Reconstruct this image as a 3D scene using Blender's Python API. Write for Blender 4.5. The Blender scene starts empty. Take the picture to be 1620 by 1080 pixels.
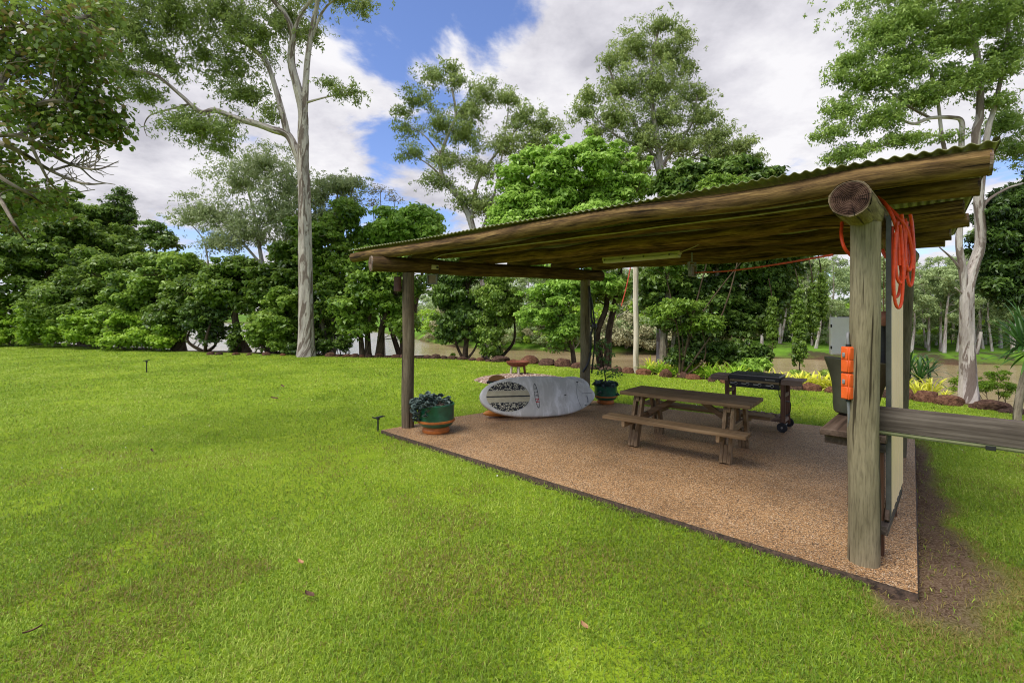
import bpy, bmesh, math, random
import numpy as np
from mathutils import Vector, Matrix, Euler

C = bpy.context.scene.collection
S = bpy.context.scene
F, CX, CY, H = 747.0, 810.0, 497.0, 1.85      # focal length, principal point and eye height of the photograph
PI = math.pi
rnd = random.Random(7)
R = np.random.default_rng(11)

def at(px, py, d):
    return np.array([(px - CX) * d / F, d, H - (py - CY) * d / F])
def gp(px, py, h=0.0):
    d = F * (H - h) / (py - CY)
    return np.array([(px - CX) * d / F, d, h])

# ------------------------------------------------------------------ objects
def tag(o, label=None, cat=None, group=None, kind=None):
    if label: o['label'] = label
    if cat: o['category'] = cat
    if group: o['group'] = group
    if kind: o['kind'] = kind
    return o
def thing(name, label, cat, loc=(0, 0, 0), rz=0, group=None):
    o = bpy.data.objects.new(name, None)
    o.empty_display_size = .1
    C.objects.link(o)
    o.location = [float(q) for q in loc]
    o.rotation_euler = (0, 0, rz)
    return tag(o, label, cat, group)
def copy_tree(o, parent=None):
    c = o.copy()
    C.objects.link(c)
    c.parent = parent
    for ch in list(o.children):
        copy_tree(ch, c)
    return c

class MB:
    def __init__(s):
        s.v, s.f, s.uv, s.n = [], [], [], 0
    def add(s, v, f, uv=None):
        v = [tuple(map(float, q)) for q in v]
        s.v += v
        s.f += [tuple(i + s.n for i in q) for q in f]
        s.uv += uv if uv is not None else [(0, 0)] * len(v)
        s.n += len(v)
    def build(s, name, m, parent=None, smooth=True, shift=None):
        me = bpy.data.meshes.new(name)
        v = s.v
        if shift is not None:
            v = [(a - shift[0], b - shift[1], c - shift[2]) for a, b, c in v]
        me.from_pydata(v, [], s.f)
        ul = me.uv_layers.new(name='UVMap')
        li = np.empty(len(me.loops), np.int32)
        me.loops.foreach_get('vertex_index', li)
        ul.data.foreach_set('uv', np.array(s.uv, np.float32)[li].ravel())
        if smooth:
            me.shade_smooth()
            try: me.set_sharp_from_angle(angle=math.radians(38))
            except Exception: pass
        me.materials.append(m)
        o = bpy.data.objects.new(name, me)
        C.objects.link(o)
        o.parent = parent
        return o

def frames(P):
    P = np.asarray(P, float)
    T = np.gradient(P, axis=0)
    T /= np.linalg.norm(T, axis=1)[:, None] + 1e-9
    a = np.array([0, 0, 1.0]) if abs(T[0][2]) < .9 else np.array([1.0, 0, 0])
    out = []
    for t in T:
        a = a - t * a.dot(t); a /= np.linalg.norm(a) + 1e-9
        out.append((a, np.cross(t, a)))
    return P, out
def tube(mb, pts, rad, n=8, cap=True, wob=0, rng=None, uvo=None):
    P, fr = frames(pts)
    if np.isscalar(rad): rad = [rad] * len(P)
    uvo = rnd.random() * 50 if uvo is None else uvo
    vs, uv, L = [], [], uvo
    prof = np.ones(n + 1)
    for i, p in enumerate(P):
        if i: L += np.linalg.norm(P[i] - P[i - 1])
        if wob:
            prof = prof * .6 + .4 * (1 + wob * R.normal(size=n + 1)); prof[-1] = prof[0]
        for k in range(n + 1):
            a = 2 * PI * k / n
            r = rad[i] * prof[k]
            vs.append(p + (fr[i][0] * math.cos(a) + fr[i][1] * math.sin(a)) * r)
            uv.append((L, a * max(rad[i], .01)))
    m = n + 1
    fs = [(i * m + k, i * m + k + 1, (i + 1) * m + k + 1, (i + 1) * m + k) for i in range(len(P) - 1) for k in range(n)]
    mb.add(vs, fs, uv)
    if cap:
        for i in (0, len(P) - 1):
            ring = [vs[i * m + k] for k in range(n)]
            idx = tuple(range(n)) if i else tuple(range(n))[::-1]
            mb.add(ring, [idx], [(uvo + math.cos(2*PI*k/n) * rad[i], math.sin(2*PI*k/n) * rad[i]) for k in range(n)])
def curve(pts, n):
    """Catmull-Rom through pts"""
    P = [np.asarray(p, float) for p in pts]
    P = [2 * P[0] - P[1]] + P + [2 * P[-1] - P[-2]]
    out = []
    for i in range(1, len(P) - 2):
        for k in range(n):
            t = k / n
            a, b, c, d = P[i-1], P[i], P[i+1], P[i+2]
            out.append(.5 * (2*b + (c-a)*t + (2*a-5*b+4*c-d)*t*t + (3*b-a-3*c+d)*t**3))
    out.append(P[-2])
    return out
def box(mb, size, cen=(0, 0, 0), rot=None, bev=.004, seg=1, warp=0):
    bm = bmesh.new()
    bmesh.ops.create_cube(bm, size=1)
    for v in bm.verts:
        v.co = Vector((v.co.x * size[0], v.co.y * size[1], v.co.z * size[2]))
        if warp: v.co += Vector([rnd.uniform(-warp, warp) for _ in range(3)])
    if bev: bmesh.ops.bevel(bm, geom=bm.edges[:], offset=bev, segments=seg, affect='EDGES', profile=.6)
    Mx = Matrix.Translation(Vector([float(q) for q in cen])) @ (Euler(rot).to_matrix().to_4x4() if rot else Matrix())
    bm.transform(Mx)
    bm.verts.index_update()
    mb.add([v.co[:] for v in bm.verts], [tuple(v.index for v in f.verts) for f in bm.faces])
    bm.free()
def lathe(mb, prof, n=24, cen=(0, 0, 0)):
    vs = []
    for r, z in prof:
        for k in range(n):
            a = 2 * PI * k / n
            vs.append((cen[0] + r * math.cos(a), cen[1] + r * math.sin(a), cen[2] + z))
    fs = [(i*n+k, i*n+(k+1) % n, (i+1)*n+(k+1) % n, (i+1)*n+k) for i in range(len(prof)-1) for k in range(n)]
    mb.add(vs, fs)
def obox(mb, p0, p1, wid, hgt, bev=.004, up=(0, 0, 1)):
    """beam of section wid x hgt from p0 to p1"""
    p0, p1 = Vector([float(q) for q in p0]), Vector([float(q) for q in p1])
    x = (p1 - p0); L = x.length; x.normalize()
    z = Vector(up); z = (z - x * z.dot(x)).normalized(); y = z.cross(x)
    t = MB(); box(t, (L, wid, hgt), bev=bev)
    mid = (p0 + p1) / 2
    mb.add([tuple(mid + x * v[0] + y * v[1] + z * v[2]) for v in t.v], t.f)

# ------------------------------------------------------------------ materials
class NT:
    def __init__(s, tree):
        s.t = tree; tree.nodes.clear()
    def n(s, typ, i=None, **kw):
        nd = s.t.nodes.new(typ)
        for k, v in kw.items(): setattr(nd, k, v)
        for k, v in (i or {}).items(): s.set(nd.inputs[k], v)
        return nd
    def set(s, sock, v):
        if isinstance(v, bpy.types.NodeSocket): s.t.links.new(v, sock)
        elif isinstance(v, bpy.types.Node): s.t.links.new(v.outputs[0], sock)
        else:
            if isinstance(v, tuple) and len(v) == 3 and sock.type == 'RGBA': v = v + (1,)
            sock.default_value = v
    def ramp(s, fac, stops, interp='LINEAR'):
        nd = s.n('ShaderNodeValToRGB', {0: fac})
        cr = nd.color_ramp; cr.interpolation = interp
        while len(cr.elements) < len(stops): cr.elements.new(.5)
        for e, (p, c) in zip(cr.elements, stops):
            e.position = p; e.color = (c + (1,)) if len(c) == 3 else c
        return nd.outputs[0]
    def noise(s, vec, scale, detail=4, rough=.55, out=0, dist=0):
        return s.n('ShaderNodeTexNoise', {'Vector': vec, 'Scale': scale, 'Detail': detail, 'Roughness': rough, 'Distortion': dist}).outputs[out]
    def map(s, vec, scale=(1, 1, 1), loc=(0, 0, 0)):
        return s.n('ShaderNodeMapping', {'Vector': vec, 'Scale': scale, 'Location': loc}).outputs[0]
    def mix(s, fac, a, b, blend='MIX'):
        nd = s.n('ShaderNodeMix', data_type='RGBA', blend_type=blend)
        s.set(nd.inputs[0], fac); s.set(nd.inputs[6], a); s.set(nd.inputs[7], b)
        return nd.outputs[2]
    def math(s, op, a, b=0.0, c=0.0, clamp=False):
        nd = s.n('ShaderNodeMath', operation=op, use_clamp=clamp)
        for k, v in enumerate((a, b, c)): s.set(nd.inputs[k], v)
        return nd.outputs[0]
    def bump(s, h, strength=.3, dist=.01):
        return s.n('ShaderNodeBump', {'Height': h, 'Strength': strength, 'Distance': dist}).outputs[0]
    def pbr(s, col, rough=.6, normal=None, metal=0, spec=.4, coat=0):
        i = {'Base Color': col, 'Roughness': rough, 'Metallic': metal, 'Specular IOR Level': spec, 'Coat Weight': coat}
        if normal is not None: i['Normal'] = normal
        b = s.n('ShaderNodeBsdfPrincipled', i)
        return b.outputs[0]
    def out(s, sh): s.n('ShaderNodeOutputMaterial', {'Surface': sh})
def mat(name):
    m = bpy.data.materials.new(name); m.use_nodes = True
    return m, NT(m.node_tree)

def m_plain(name, col, rough=.5, var=.25, scale=12, metal=0, spec=.4, bump=.15, coat=0):
    m, t = mat(name)
    o = t.n('ShaderNodeTexCoord').outputs['Object']
    f = t.noise(o, scale, 5, .6)
    d = tuple(c * (1 - var) for c in col); l = tuple(min(1, c * (1 + var)) for c in col)
    c = t.ramp(f, [(.3, d), (.7, l)])
    t.out(t.pbr(c, rough, t.bump(t.noise(o, scale * 4, 3), bump, .004), metal, spec, coat))
    return m
def m_wood(name, cols, axis='x', fine=1.0, rough=.75, bump=.5, worn=None):
    m, t = mat(name)
    o = t.n('ShaderNodeTexCoord').outputs['Object']
    rv = t.n('ShaderNodeObjectInfo').outputs['Random']
    o = t.n('ShaderNodeVectorMath', {0: o, 1: t.n('ShaderNodeCombineXYZ', {0: t.math('MULTIPLY', rv, 9.0), 1: t.math('MULTIPLY', rv, 5.0), 2: rv}).outputs[0]}, operation='ADD').outputs[0]
    sc = {'x': (1.2, 28, 28), 'y': (28, 1.2, 28), 'z': (28, 28, 1.2)}[axis]
    f = t.noise(t.map(o, tuple(q * fine for q in sc)), 1.0, 6, .65, dist=.4)
    g = t.noise(t.map(o, (2.2, 2.2, 2.2)), 1.0, 3)
    f2 = t.math('ADD', t.math('MULTIPLY', f, .75), t.math('MULTIPLY', g, .25))
    c = t.ramp(f2, [(.32, cols[0]), (.5, cols[1]), (.68, cols[2])])
    t.out(t.pbr(c, rough, t.bump(f, bump, .004), spec=.25))
    return m
def m_log(name, cols, su=.9, sv=16, rough=.8, blotch=.5, st=(.34, .45, .54, .64)):
    """bark or log: streaks along the length, from the tube's own UV (metres)"""
    m, t = mat(name)
    u = t.n('ShaderNodeUVMap').outputs[0]
    f = t.noise(t.map(u, (su, sv, 1)), 1.0, 7, .66, dist=.25)
    g = t.noise(t.map(u, (su * .8, sv * .22, 1), (3, 7, 0)), 1.0, 4)
    f2 = t.math('ADD', t.math('MULTIPLY', f, 1 - blotch), t.math('MULTIPLY', g, blotch))
    c = t.ramp(f2, list(zip(st, cols)))
    crack = t.ramp(t.noise(t.map(u, (su * .42, sv * 1.2, 1), (1, 2, 0)), 1.0, 3, .5), [(.36, (.22, .2, .18)), (.40, (1, 1, 1))])
    c = t.mix(1.0, c, crack, 'MULTIPLY')
    fine = t.ramp(t.noise(t.map(u, (su * 5, sv * 4.5, 1)), 1.0, 3, .6), [(.30, (.62, .6, .58)), (.54, (1.05, 1.04, 1.02))])
    c = t.mix(1.0, c, fine, 'MULTIPLY')
    rv = t.n('ShaderNodeObjectInfo').outputs['Random']
    c = t.mix(1.0, c, t.ramp(rv, [(0, (.62, .60, .58)), (1, (1.35, 1.33, 1.28))]), 'MULTIPLY')
    t.out(t.pbr(c, rough, t.bump(f, .8, .012), spec=.2))
    return m
def m_end(name, dark, mid, pale, rim):
    m, t = mat(name)
    u = t.n('ShaderNodeUVMap').outputs[0]
    sp = t.n('ShaderNodeSeparateXYZ', {0: u})
    r = t.n('ShaderNodeVectorMath', {0: u}, operation='LENGTH').outputs['Value']
    n = t.noise(u, 14, 5, .65)
    ring = t.math('SINE', t.math('ADD', t.math('MULTIPLY', r, 620.0), t.math('MULTIPLY', n, 9.0)))
    f = t.math('ADD', t.math('MULTIPLY', ring, .10), n)
    c = t.ramp(f, [(.36, dark), (.5, mid), (.66, pale)])
    c = t.mix(t.ramp(r, [(.108, (0, 0, 0)), (.122, (.8, .8, .8))]), c, rim)
    an = t.math('ARCTAN2', sp.outputs[1], sp.outputs[0])
    k = t.noise(t.n('ShaderNodeCombineXYZ', {0: t.math('MULTIPLY', an, 5.0), 1: t.math('MULTIPLY', r, 6.0), 2: 0.0}).outputs[0], 1.3, 3, .6)
    cr = t.ramp(k, [(.36, (.12, .1, .09)), (.40, (1, 1, 1))])
    c = t.mix(1.0, c, cr, 'MULTIPLY')
    t.out(t.pbr(c, .9, t.bump(t.math('ADD', f, k), .8, .01), spec=.15))
    return m
def m_gum(name, pale, mid, patch, sc=1.0):
    m, t = mat(name)
    u = t.n('ShaderNodeUVMap').outputs[0]
    f = t.noise(t.map(u, (1.1 * sc, 5 * sc, 1)), 1.0, 5, .6, dist=.6)
    g = t.noise(t.map(u, (.9 * sc, 5.0 * sc, 1), (5, 3, 0)), 1.0, 6, .62, dist=.7)
    c = t.ramp(f, [(.36, mid), (.56, pale)])
    k = t.ramp(g, [(.51, (0, 0, 0)), (.545, (.9, .9, .9))])
    c = t.mix(k, c, patch)
    fine = t.ramp(t.noise(t.map(u, (8, 40, 1)), 1.0, 4), [(.35, (.8, .78, .76)), (.6, (1, 1, 1))])
    c = t.mix(1.0, c, fine, 'MULTIPLY')
    t.out(t.pbr(c, .75, t.bump(g, .5, .02), spec=.2))
    return m
def m_leaf(name, dark, mid, light, trans=.3, rough=.5, spec=.35):
    m, t = mat(name)
    v = t.n('ShaderNodeAttribute', attribute_name='var').outputs['Fac']
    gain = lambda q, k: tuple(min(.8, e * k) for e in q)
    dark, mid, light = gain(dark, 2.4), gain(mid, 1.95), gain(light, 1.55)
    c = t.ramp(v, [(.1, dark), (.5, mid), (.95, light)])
    b = t.pbr(c, rough, spec=spec)
    tc = t.mix(.5, c, tuple(min(.8, q * 1.3) for q in light))
    tr = t.n('ShaderNodeBsdfTranslucent', {'Color': tc}).outputs[0]
    t.out(t.n('ShaderNodeMixShader', {0: trans, 1: b, 2: tr}).outputs[0])
    return m

# ------------------------------------------------------------------ value noise for placement
_g = R.random((256, 256))
def vnoise(x, y, s):
    x = np.asarray(x) * s + 1000.3; y = np.asarray(y) * s + 1000.7
    i, j = np.floor(x).astype(int), np.floor(y).astype(int)
    u, v = x - i, y - j
    u = u*u*(3-2*u); v = v*v*(3-2*v)
    a = lambda p, q: _g[p % 256, q % 256]
    return (a(i, j)*(1-u)+a(i+1, j)*u)*(1-v)+(a(i, j+1)*(1-u)+a(i+1, j+1)*u)*v
def fbm(x, y, s, o=4):
    r, w, tot = 0, 1, 0
    for k in range(o):
        r = r + w * vnoise(np.asarray(x) + 13 * k, np.asarray(y) - 7 * k, s * 2**k); tot += w; w *= .55
    return r / tot
def sstep(a, b, x):
    t = np.clip((x - a) / (b - a), 0, 1)
    return t*t*(3-2*t)

# ------------------------------------------------------------------ terrain
NX = [-1500, -90, -60, -35, -18.3, -9.5, -3, 1.2, 3.84, 5.7, 7.05, 8.9, 9.87, 12, 16, 30, 70, 1500]
NY = [60, 52, 44, 32.5, 24.6, 22.0, 20.5, 17.8, 15.3, 13.7, 12.3, 11.0, 9.4, 6.5, 0, -14, -50, -50]
FX = [-1500, -140, -90, -45, -22, -9, -4, 8, 25, 38, 55, 110, 1500]
FY = [330, 240, 190, 140, 95, 66, 60, 55, 49, 43, 38, 20, -60]
def near_s(x, y): return (np.asarray(y) - np.interp(x, NX, NY)) * .78
def far_s(x, y): return (np.asarray(y) - np.interp(x, FX, FY)) * .85
WATER = -2.6
def terr(x, y):
    x = np.asarray(x, float); y = np.asarray(y, float)
    s, f = near_s(x, y), far_s(x, y)
    n = fbm(x, y, .35)
    h = -.05 + 0 * x
    bank = sstep(.4, 7.5, s)
    h = h * (1 - bank) + (-3.4 + .5 * n) * bank
    h += np.where((s > .2), sstep(.2, 1.5, s) * (n - .5) * .5, 0)
    rise = sstep(-2.5, 2.5, f)
    far = -1.9 + 1.1 * sstep(0, 18, f) + 2.5 * sstep(20, 140, f) + (n - .5) * .7
    h = np.where(f > -2.5, h * (1 - rise) + far * rise, h)
    return h

SLAB = [(-2.09, 7.55), (2.69, 3.13), (5.97, 7.0), (5.08, 7.85), (4.2, 8.42), (2.23, 9.83), (1.72, 10.15), (.6, 9.55), (-.45, 8.95), (-1.03, 8.53)]
def in_poly(x, y, P):
    ins = np.zeros(x.shape, bool)
    for (x0, y0), (x1, y1) in zip(P, P[1:] + P[:1]):
        c = ((y0 > y) != (y1 > y)) & (x < (x1 - x0) * (y - y0) / (y1 - y0 + 1e-12) + x0)
        ins ^= c
    return ins
def dirt(x, y):
    """bare soil beside the right edge of the slab"""
    ex, ey = np.asarray(x) - 2.69, np.asarray(y) - 3.13
    a = ex * .648 + ey * .762
    e = ex * .762 - ey * .648
    w = .22 + .5 * np.exp(-((a - .7) / .9)**2) + .12 * np.exp(-((a - 2.6) / .8)**2)
    w = w * (.55 + .9 * fbm(x, y, 2.2))
    return sstep(1.0, .45, e / w) * (e > -.25) * sstep(-.55, -.1, a) * sstep(5.6, 4.6, a)

def build_ground():
    xs = np.unique(np.concatenate([[-1500, -900, -600], np.linspace(-400, -60, 30), np.linspace(-60, -12, 80), np.linspace(-12, 13, 170), np.linspace(13, 70, 110), np.linspace(70, 400, 30), [600, 900, 1500]]))
    ys = np.unique(np.concatenate([[-600, -200, -60], np.linspace(-20, 0, 16), np.linspace(0, 24, 170), np.linspace(24, 80, 130), np.linspace(80, 300, 60), [400, 600, 900, 1500]]))
    X, Y = np.meshgrid(xs, ys)
    Z = terr(X, Y)
    inside = in_poly(X, Y, SLAB)
    Z = np.where(inside, Z - .06, Z)
    nx, ny = len(xs), len(ys)
    v = np.stack([X, Y, Z], -1).reshape(-1, 3)
    i = np.arange(nx * ny).reshape(ny, nx)
    q = np.stack([i[:-1, :-1], i[:-1, 1:], i[1:, 1:], i[1:, :-1]], -1).reshape(-1, 4)
    s, f = near_s(X, Y), far_s(X, Y)
    lawn = 1 - sstep(-.12, .12, s)
    o = fast_mesh('ground', v, q, None, MAT['ground'], smooth=True)
    me = o.data
    for nm, arr in (('lawn', lawn), ('far', sstep(-.5, 1.0, f)), ('dirt', dirt(X, Y))):
        a = me.attributes.new(nm, 'FLOAT', 'POINT'); a.data.foreach_set('value', arr.astype(np.float32).ravel())
    tag(o, kind='structure')
    return o

def fast_mesh(name, v, q, var, m, parent=None, smooth=False):
    me = bpy.data.meshes.new(name)
    v = np.ascontiguousarray(v, np.float32); q = np.ascontiguousarray(q, np.int32)
    k = q.shape[1]
    me.vertices.add(len(v)); me.vertices.foreach_set('co', v.ravel())
    me.loops.add(q.size); me.loops.foreach_set('vertex_index', q.ravel())
    me.polygons.add(len(q)); me.polygons.foreach_set('loop_start', np.arange(len(q), dtype=np.int32) * k)
    me.update(calc_edges=True)
    if var is not None:
        a = me.attributes.new('var', 'FLOAT', 'POINT'); a.data.foreach_set('value', np.ascontiguousarray(var, np.float32))
    if smooth: me.shade_smooth()
    me.materials.append(m)
    o = bpy.data.objects.new(name, me)
    C.objects.link(o)
    o.parent = parent
    return o

# ------------------------------------------------------------------ foliage
def unit(a): return a / (np.linalg.norm(a, axis=-1, keepdims=True) + 1e-9)
def leaf_cloud(cen, rad, per, size, aspect=.5, shade=0., flat=.75, up=.55, droop=0., shell=.5, top=.65, hexa=False):
    cen = np.asarray(cen, float); rad = np.asarray(rad, float)
    k = np.repeat(np.arange(len(cen)), np.maximum(4, (per * (rad / rad.mean())**2).astype(int)))
    N = len(k)
    d = unit(R.normal(size=(N, 3)))
    flip = (d[:, 2] < 0) & (R.random(N) < top)
    d[flip, 2] *= -1
    r = rad[k] * (shell + (1 - shell) * R.random(N)**.6) * (1 + .28 * R.normal(size=N) * (R.random(N) < .3))
    pos = cen[k] + d * r[:, None] * np.array([1, 1, flat])
    nrm = unit(d * .7 + np.array([0, 0, up]) + .55 * R.normal(size=(N, 3)))
    tg = R.normal(size=(N, 3)) + d * .6
    tg = unit(tg - nrm * (tg * nrm).sum(1, keepdims=True))
    if droop:
        tg = unit(tg * (1 - droop) + np.array([0, 0, -droop]))
        nrm = unit(nrm - tg * (tg * nrm).sum(1, keepdims=True))
    bn = np.cross(nrm, tg)
    l = (size * (.6 + .8 * R.random(N)))[:, None]; w = l * aspect
    a = pos - tg * l * .5; b = pos + tg * l * .5 - nrm * l * .12
    c = pos + bn * w * .5 - tg * l * .06 + nrm * w * .18; e = pos - bn * w * .5 - tg * l * .06 + nrm * w * .18
    if hexa:
        h_ = tg * l * .24; z_ = nrm * w * .12
        v = np.stack([a, pos - bn * w * .42 - h_ + z_, pos - bn * w * .45 + h_ * .7 + z_, b, pos + bn * w * .45 + h_ * .7 + z_, pos + bn * w * .42 - h_ + z_], 1).reshape(-1, 3)
    else:
        v = np.stack([a, e, b, c], 1).reshape(-1, 3)
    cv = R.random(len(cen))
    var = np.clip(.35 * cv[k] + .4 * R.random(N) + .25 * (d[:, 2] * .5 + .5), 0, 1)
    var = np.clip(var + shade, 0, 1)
    return v, np.repeat(var, 6 if hexa else 4)
def quads_of(v, k=4): return np.arange(len(v)).reshape(-1, k)

def ellipsoid_clumps(c, rr, cr, dens=1.0, shell=.6, low=-.75):
    rr = np.asarray(rr, float)
    area = 4 * PI * ((rr[0]*rr[1])**1.6 / 3 + (rr[0]*rr[2])**1.6 / 3 + (rr[1]*rr[2])**1.6 / 3)**(1 / 1.6)
    n = max(4, int(dens * area / (1.75 * cr * cr)))
    d = unit(R.normal(size=(n * 3, 3))); d = d[d[:, 2] > low][:n]
    q = np.maximum(.15, shell + (1 - shell) * R.random(len(d)))
    rad = cr * (.5 + .9 * R.random(len(d)))
    o = R.random(len(d)) < .24          # sprigs standing out of the outline
    q = np.where(o, 1.08 + .28 * R.random(len(d)), q); rad = np.where(o, cr * (.3 + .25 * R.random(len(d))), rad)
    pts = np.asarray(c) + d * rr * q[:, None]
    return pts, rad

class Skel:
    def __init__(s): s.p, s.r, s.mb = [], [], MB()
    def path(s, pts, r0, r1, n=7, sub=5, wob=.05, flare=0):
        P = curve(pts, sub)
        m = len(P)
        rr = [r0 + (r1 - r0) * (i / (m - 1))**.9 for i in range(m)]
        if flare:
            for i in range(m):
                rr[i] *= 1 + flare * math.exp(-np.linalg.norm(P[i] - P[0]) / (2.2 * r0))
        tube(s.mb, P, rr, n, wob=wob)
        s.p += list(P); s.r += rr
    def reach(s, cens, rmin=.012, ratio=.6, k=.011, maxn=400, up=.25):
        cens = np.asarray(cens)
        A = np.array(s.p)
        d0 = [np.min(np.linalg.norm(A - c, axis=1)) for c in cens]
        for j in np.argsort(d0)[:maxn]:
            c = cens[j]
            A = np.array(s.p)
            dv = c - A
            dist = np.linalg.norm(dv, axis=1)
            cost = dist * (1 + .9 * np.clip(-dv[:, 2] / (dist + .01), 0, 1)) + .02 / (np.array(s.r) + .01)
            i = int(np.argmin(cost))
            L = dist[i]
            if L < .15: continue
            p = A[i]
            r0 = min(s.r[i] * .75, rmin + k * L)
            m1 = p + (c - p) * .35 + np.array([0, 0, up * L * .35]) + R.normal(size=3) * L * .07
            m2 = p + (c - p) * .7 + np.array([0, 0, up * L * .25]) + R.normal(size=3) * L * .06
            P = curve([p, m1, m2, c], 2)
            rr = list(np.linspace(r0, rmin * .6, len(P)))
            tube(s.mb, P, rr, 5, cap=False)
            s.p += list(P[1:]); s.r += rr[1:]

def make_tree(name, label, cat, base, sk, cens, rads, per, size, leaf, bark, group=None, reach=True, crown='crown', **kw):
    root = thing(name, label, cat, base, 0, group)
    if sk is None:
        sk = Skel(); top = np.mean(cens, axis=0)
        sk.path([base, base * .5 + top * .5, top], .08, .03)
    rk = kw.pop('rk', {})
    if reach: sk.reach(cens, **rk)
    sk.mb.build('trunk', bark, root, shift=base)
    v, var = leaf_cloud(np.asarray(cens) - base, rads, per, size, **kw)
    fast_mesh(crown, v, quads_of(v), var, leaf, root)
    return root

def blobs_at(d, blobs, cr, dens=1.0, deep=.8, shell=.6, jit=0):
    cs, rs = [], []
    for b in blobs:
        px, py, rx, ry = b[:4]
        dd = d + (b[4] if len(b) > 4 else 0)
        c = at(px, py, dd)
        s_ = dd / F; in_ = lambda q: max(q * s_ - .3 * cr, .45 * q * s_)
        c_, r_ = ellipsoid_clumps(c, (in_(rx), in_(max(rx, ry)) * deep, in_(ry)), cr, dens, shell)
        cs.append(c_); rs.append(r_)
    return np.concatenate(cs), np.concatenate(rs)

MAT = {}
def build_materials():
    # ---- ground
    m, t = mat('ground_soil_and_lawn')
    o = t.n('ShaderNodeTexCoord').outputs['Object']
    n1 = t.noise(o, 14, 6, .7); n2 = t.noise(o, .5, 4, .6); n3 = t.noise(o, 60, 4, .7)
    lawn = t.ramp(n2, [(.3, (.15, .23, .014)), (.5, (.22, .32, .018)), (.72, (.29, .38, .03))])
    spk = t.ramp(n3, [(.3, (.55, .55, .5)), (.6, (1.1, 1.1, 1.0))])
    lawn = t.mix(1.0, lawn, spk, 'MULTIPLY')
    dry = t.ramp(n1, [(.55, (0, 0, 0)), (.72, (.5, .5, .5))])
    lawn = t.mix(dry, lawn, (.16, .13, .035))
    soil = t.ramp(n1, [(.3, (.03, .018, .010)), (.5, (.085, .05, .028)), (.7, (.15, .105, .065))])
    soil2 = t.mix(t.ramp(n3, [(.45, (0, 0, 0)), (.6, (1, 1, 1))]), soil, (.17, .12, .08))
    fg = t.ramp(t.noise(o, .25, 5, .65), [(.38, (.06, .055, .025)), (.44, (.09, .17, .018)), (.7, (.17, .34, .03))])
    L = t.n('ShaderNodeAttribute', attribute_name='lawn').outputs['Fac']
    Fa = t.n('ShaderNodeAttribute', attribute_name='far').outputs['Fac']
    D = t.n('ShaderNodeAttribute', attribute_name='dirt').outputs['Fac']
    c = t.mix(L, soil, lawn); c = t.mix(Fa, c, fg); c = t.mix(D, c, soil2)
    t.out(t.pbr(c, .95, t.bump(n3, .5, .02), spec=.1))
    MAT['ground'] = m
    # ---- grass blades
    m, t = mat('grass_blade')
    v = t.n('ShaderNodeAttribute', attribute_name='var').outputs['Fac']
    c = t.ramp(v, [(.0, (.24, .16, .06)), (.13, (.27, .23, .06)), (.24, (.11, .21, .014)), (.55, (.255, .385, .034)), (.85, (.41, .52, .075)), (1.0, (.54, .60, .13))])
    b = t.pbr(c, .5, spec=.25)
    tr = t.n('ShaderNodeBsdfTranslucent', {'Color': t.mix(.4, c, (.35, .5, .03))}).outputs[0]
    t.out(t.n('ShaderNodeMixShader', {0: .3, 1: b, 2: tr}).outputs[0])
    MAT['grass'] = m
    # ---- exposed aggregate
    m, t = mat('exposed_aggregate')
    o = t.n('ShaderNodeTexCoord').outputs['Object']
    vo = t.n('ShaderNodeTexVoronoi', {'Vector': o, 'Scale': 128.0, 'Randomness': 1.0}, feature='F1')
    sep = t.n('ShaderNodeSeparateColor', {0: vo.outputs['Color']})
    peb = t.ramp(sep.outputs[0], [(.0, (.08, .055, .045)), (.14, (.22, .14, .08)), (.32, (.44, .255, .115)), (.56, (.54, .345, .175)), (.80, (.62, .45, .28)), (.93, (.76, .66, .53)), (1, (.30, .26, .23))], 'CONSTANT')
    gap = t.ramp(vo.outputs['Distance'], [(.3, (1, 1, 1)), (.75, (.42, .35, .28))])
    big = t.ramp(t.noise(o, 1.1, 5, .6), [(.28, (.66, .625, .575)), (.5, (.98, .94, .865)), (.72, (1.16, 1.12, 1.04))])
    c = t.mix(1.0, t.mix(1.0, peb, gap, 'MULTIPLY'), big, 'MULTIPLY')
    t.out(t.pbr(c, .6, t.bump(vo.outputs['Distance'], -.5, .004), spec=.35))
    MAT['slab'] = m
    m, t = mat('slab_side')
    o = t.n('ShaderNodeTexCoord').outputs['Object']
    c = t.ramp(t.noise(o, 30, 5, .7), [(.35, (.025, .017, .012)), (.65, (.11, .07, .045))])
    t.out(t.pbr(c, .9, t.bump(t.noise(o, 60, 4), .7, .01)))
    MAT['slab_side'] = m
    # ---- water
    m, t = mat('river_water')
    o = t.n('ShaderNodeTexCoord').outputs['Object']
    w = t.noise(t.map(o, (.55, 1.6, 1)), 1.5, 4, .6)
    w2 = t.noise(t.map(o, (.05, .12, 1)), 1.0, 3)
    c = t.ramp(w2, [(.35, (.31, .225, .115)), (.65, (.38, .285, .155))])
    t.out(t.pbr(c, t.ramp(w2, [(.4, (.08,)*3), (.6, (.2,)*3)]), t.bump(w, .28, .2), spec=.6))
    MAT['water'] = m
    # ---- timber
    MAT['log'] = m_log('weathered_log', [(.026, .015, .007), (.10, .058, .022), (.195, .122, .044), (.36, .25, .10)], 2.6, 26, .8, .3, (.34, .455, .56, .68))
    MAT['log_end'] = m_end('log_end_grain', (.06, .035, .025), (.16, .105, .078), (.26, .19, .15), (.34, .27, .21))
    MAT['log_end_dark'] = m_end('rotted_end_grain', (.010, .005, .003), (.040, .018, .012), (.095, .055, .038), (.24, .185, .115))
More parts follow.
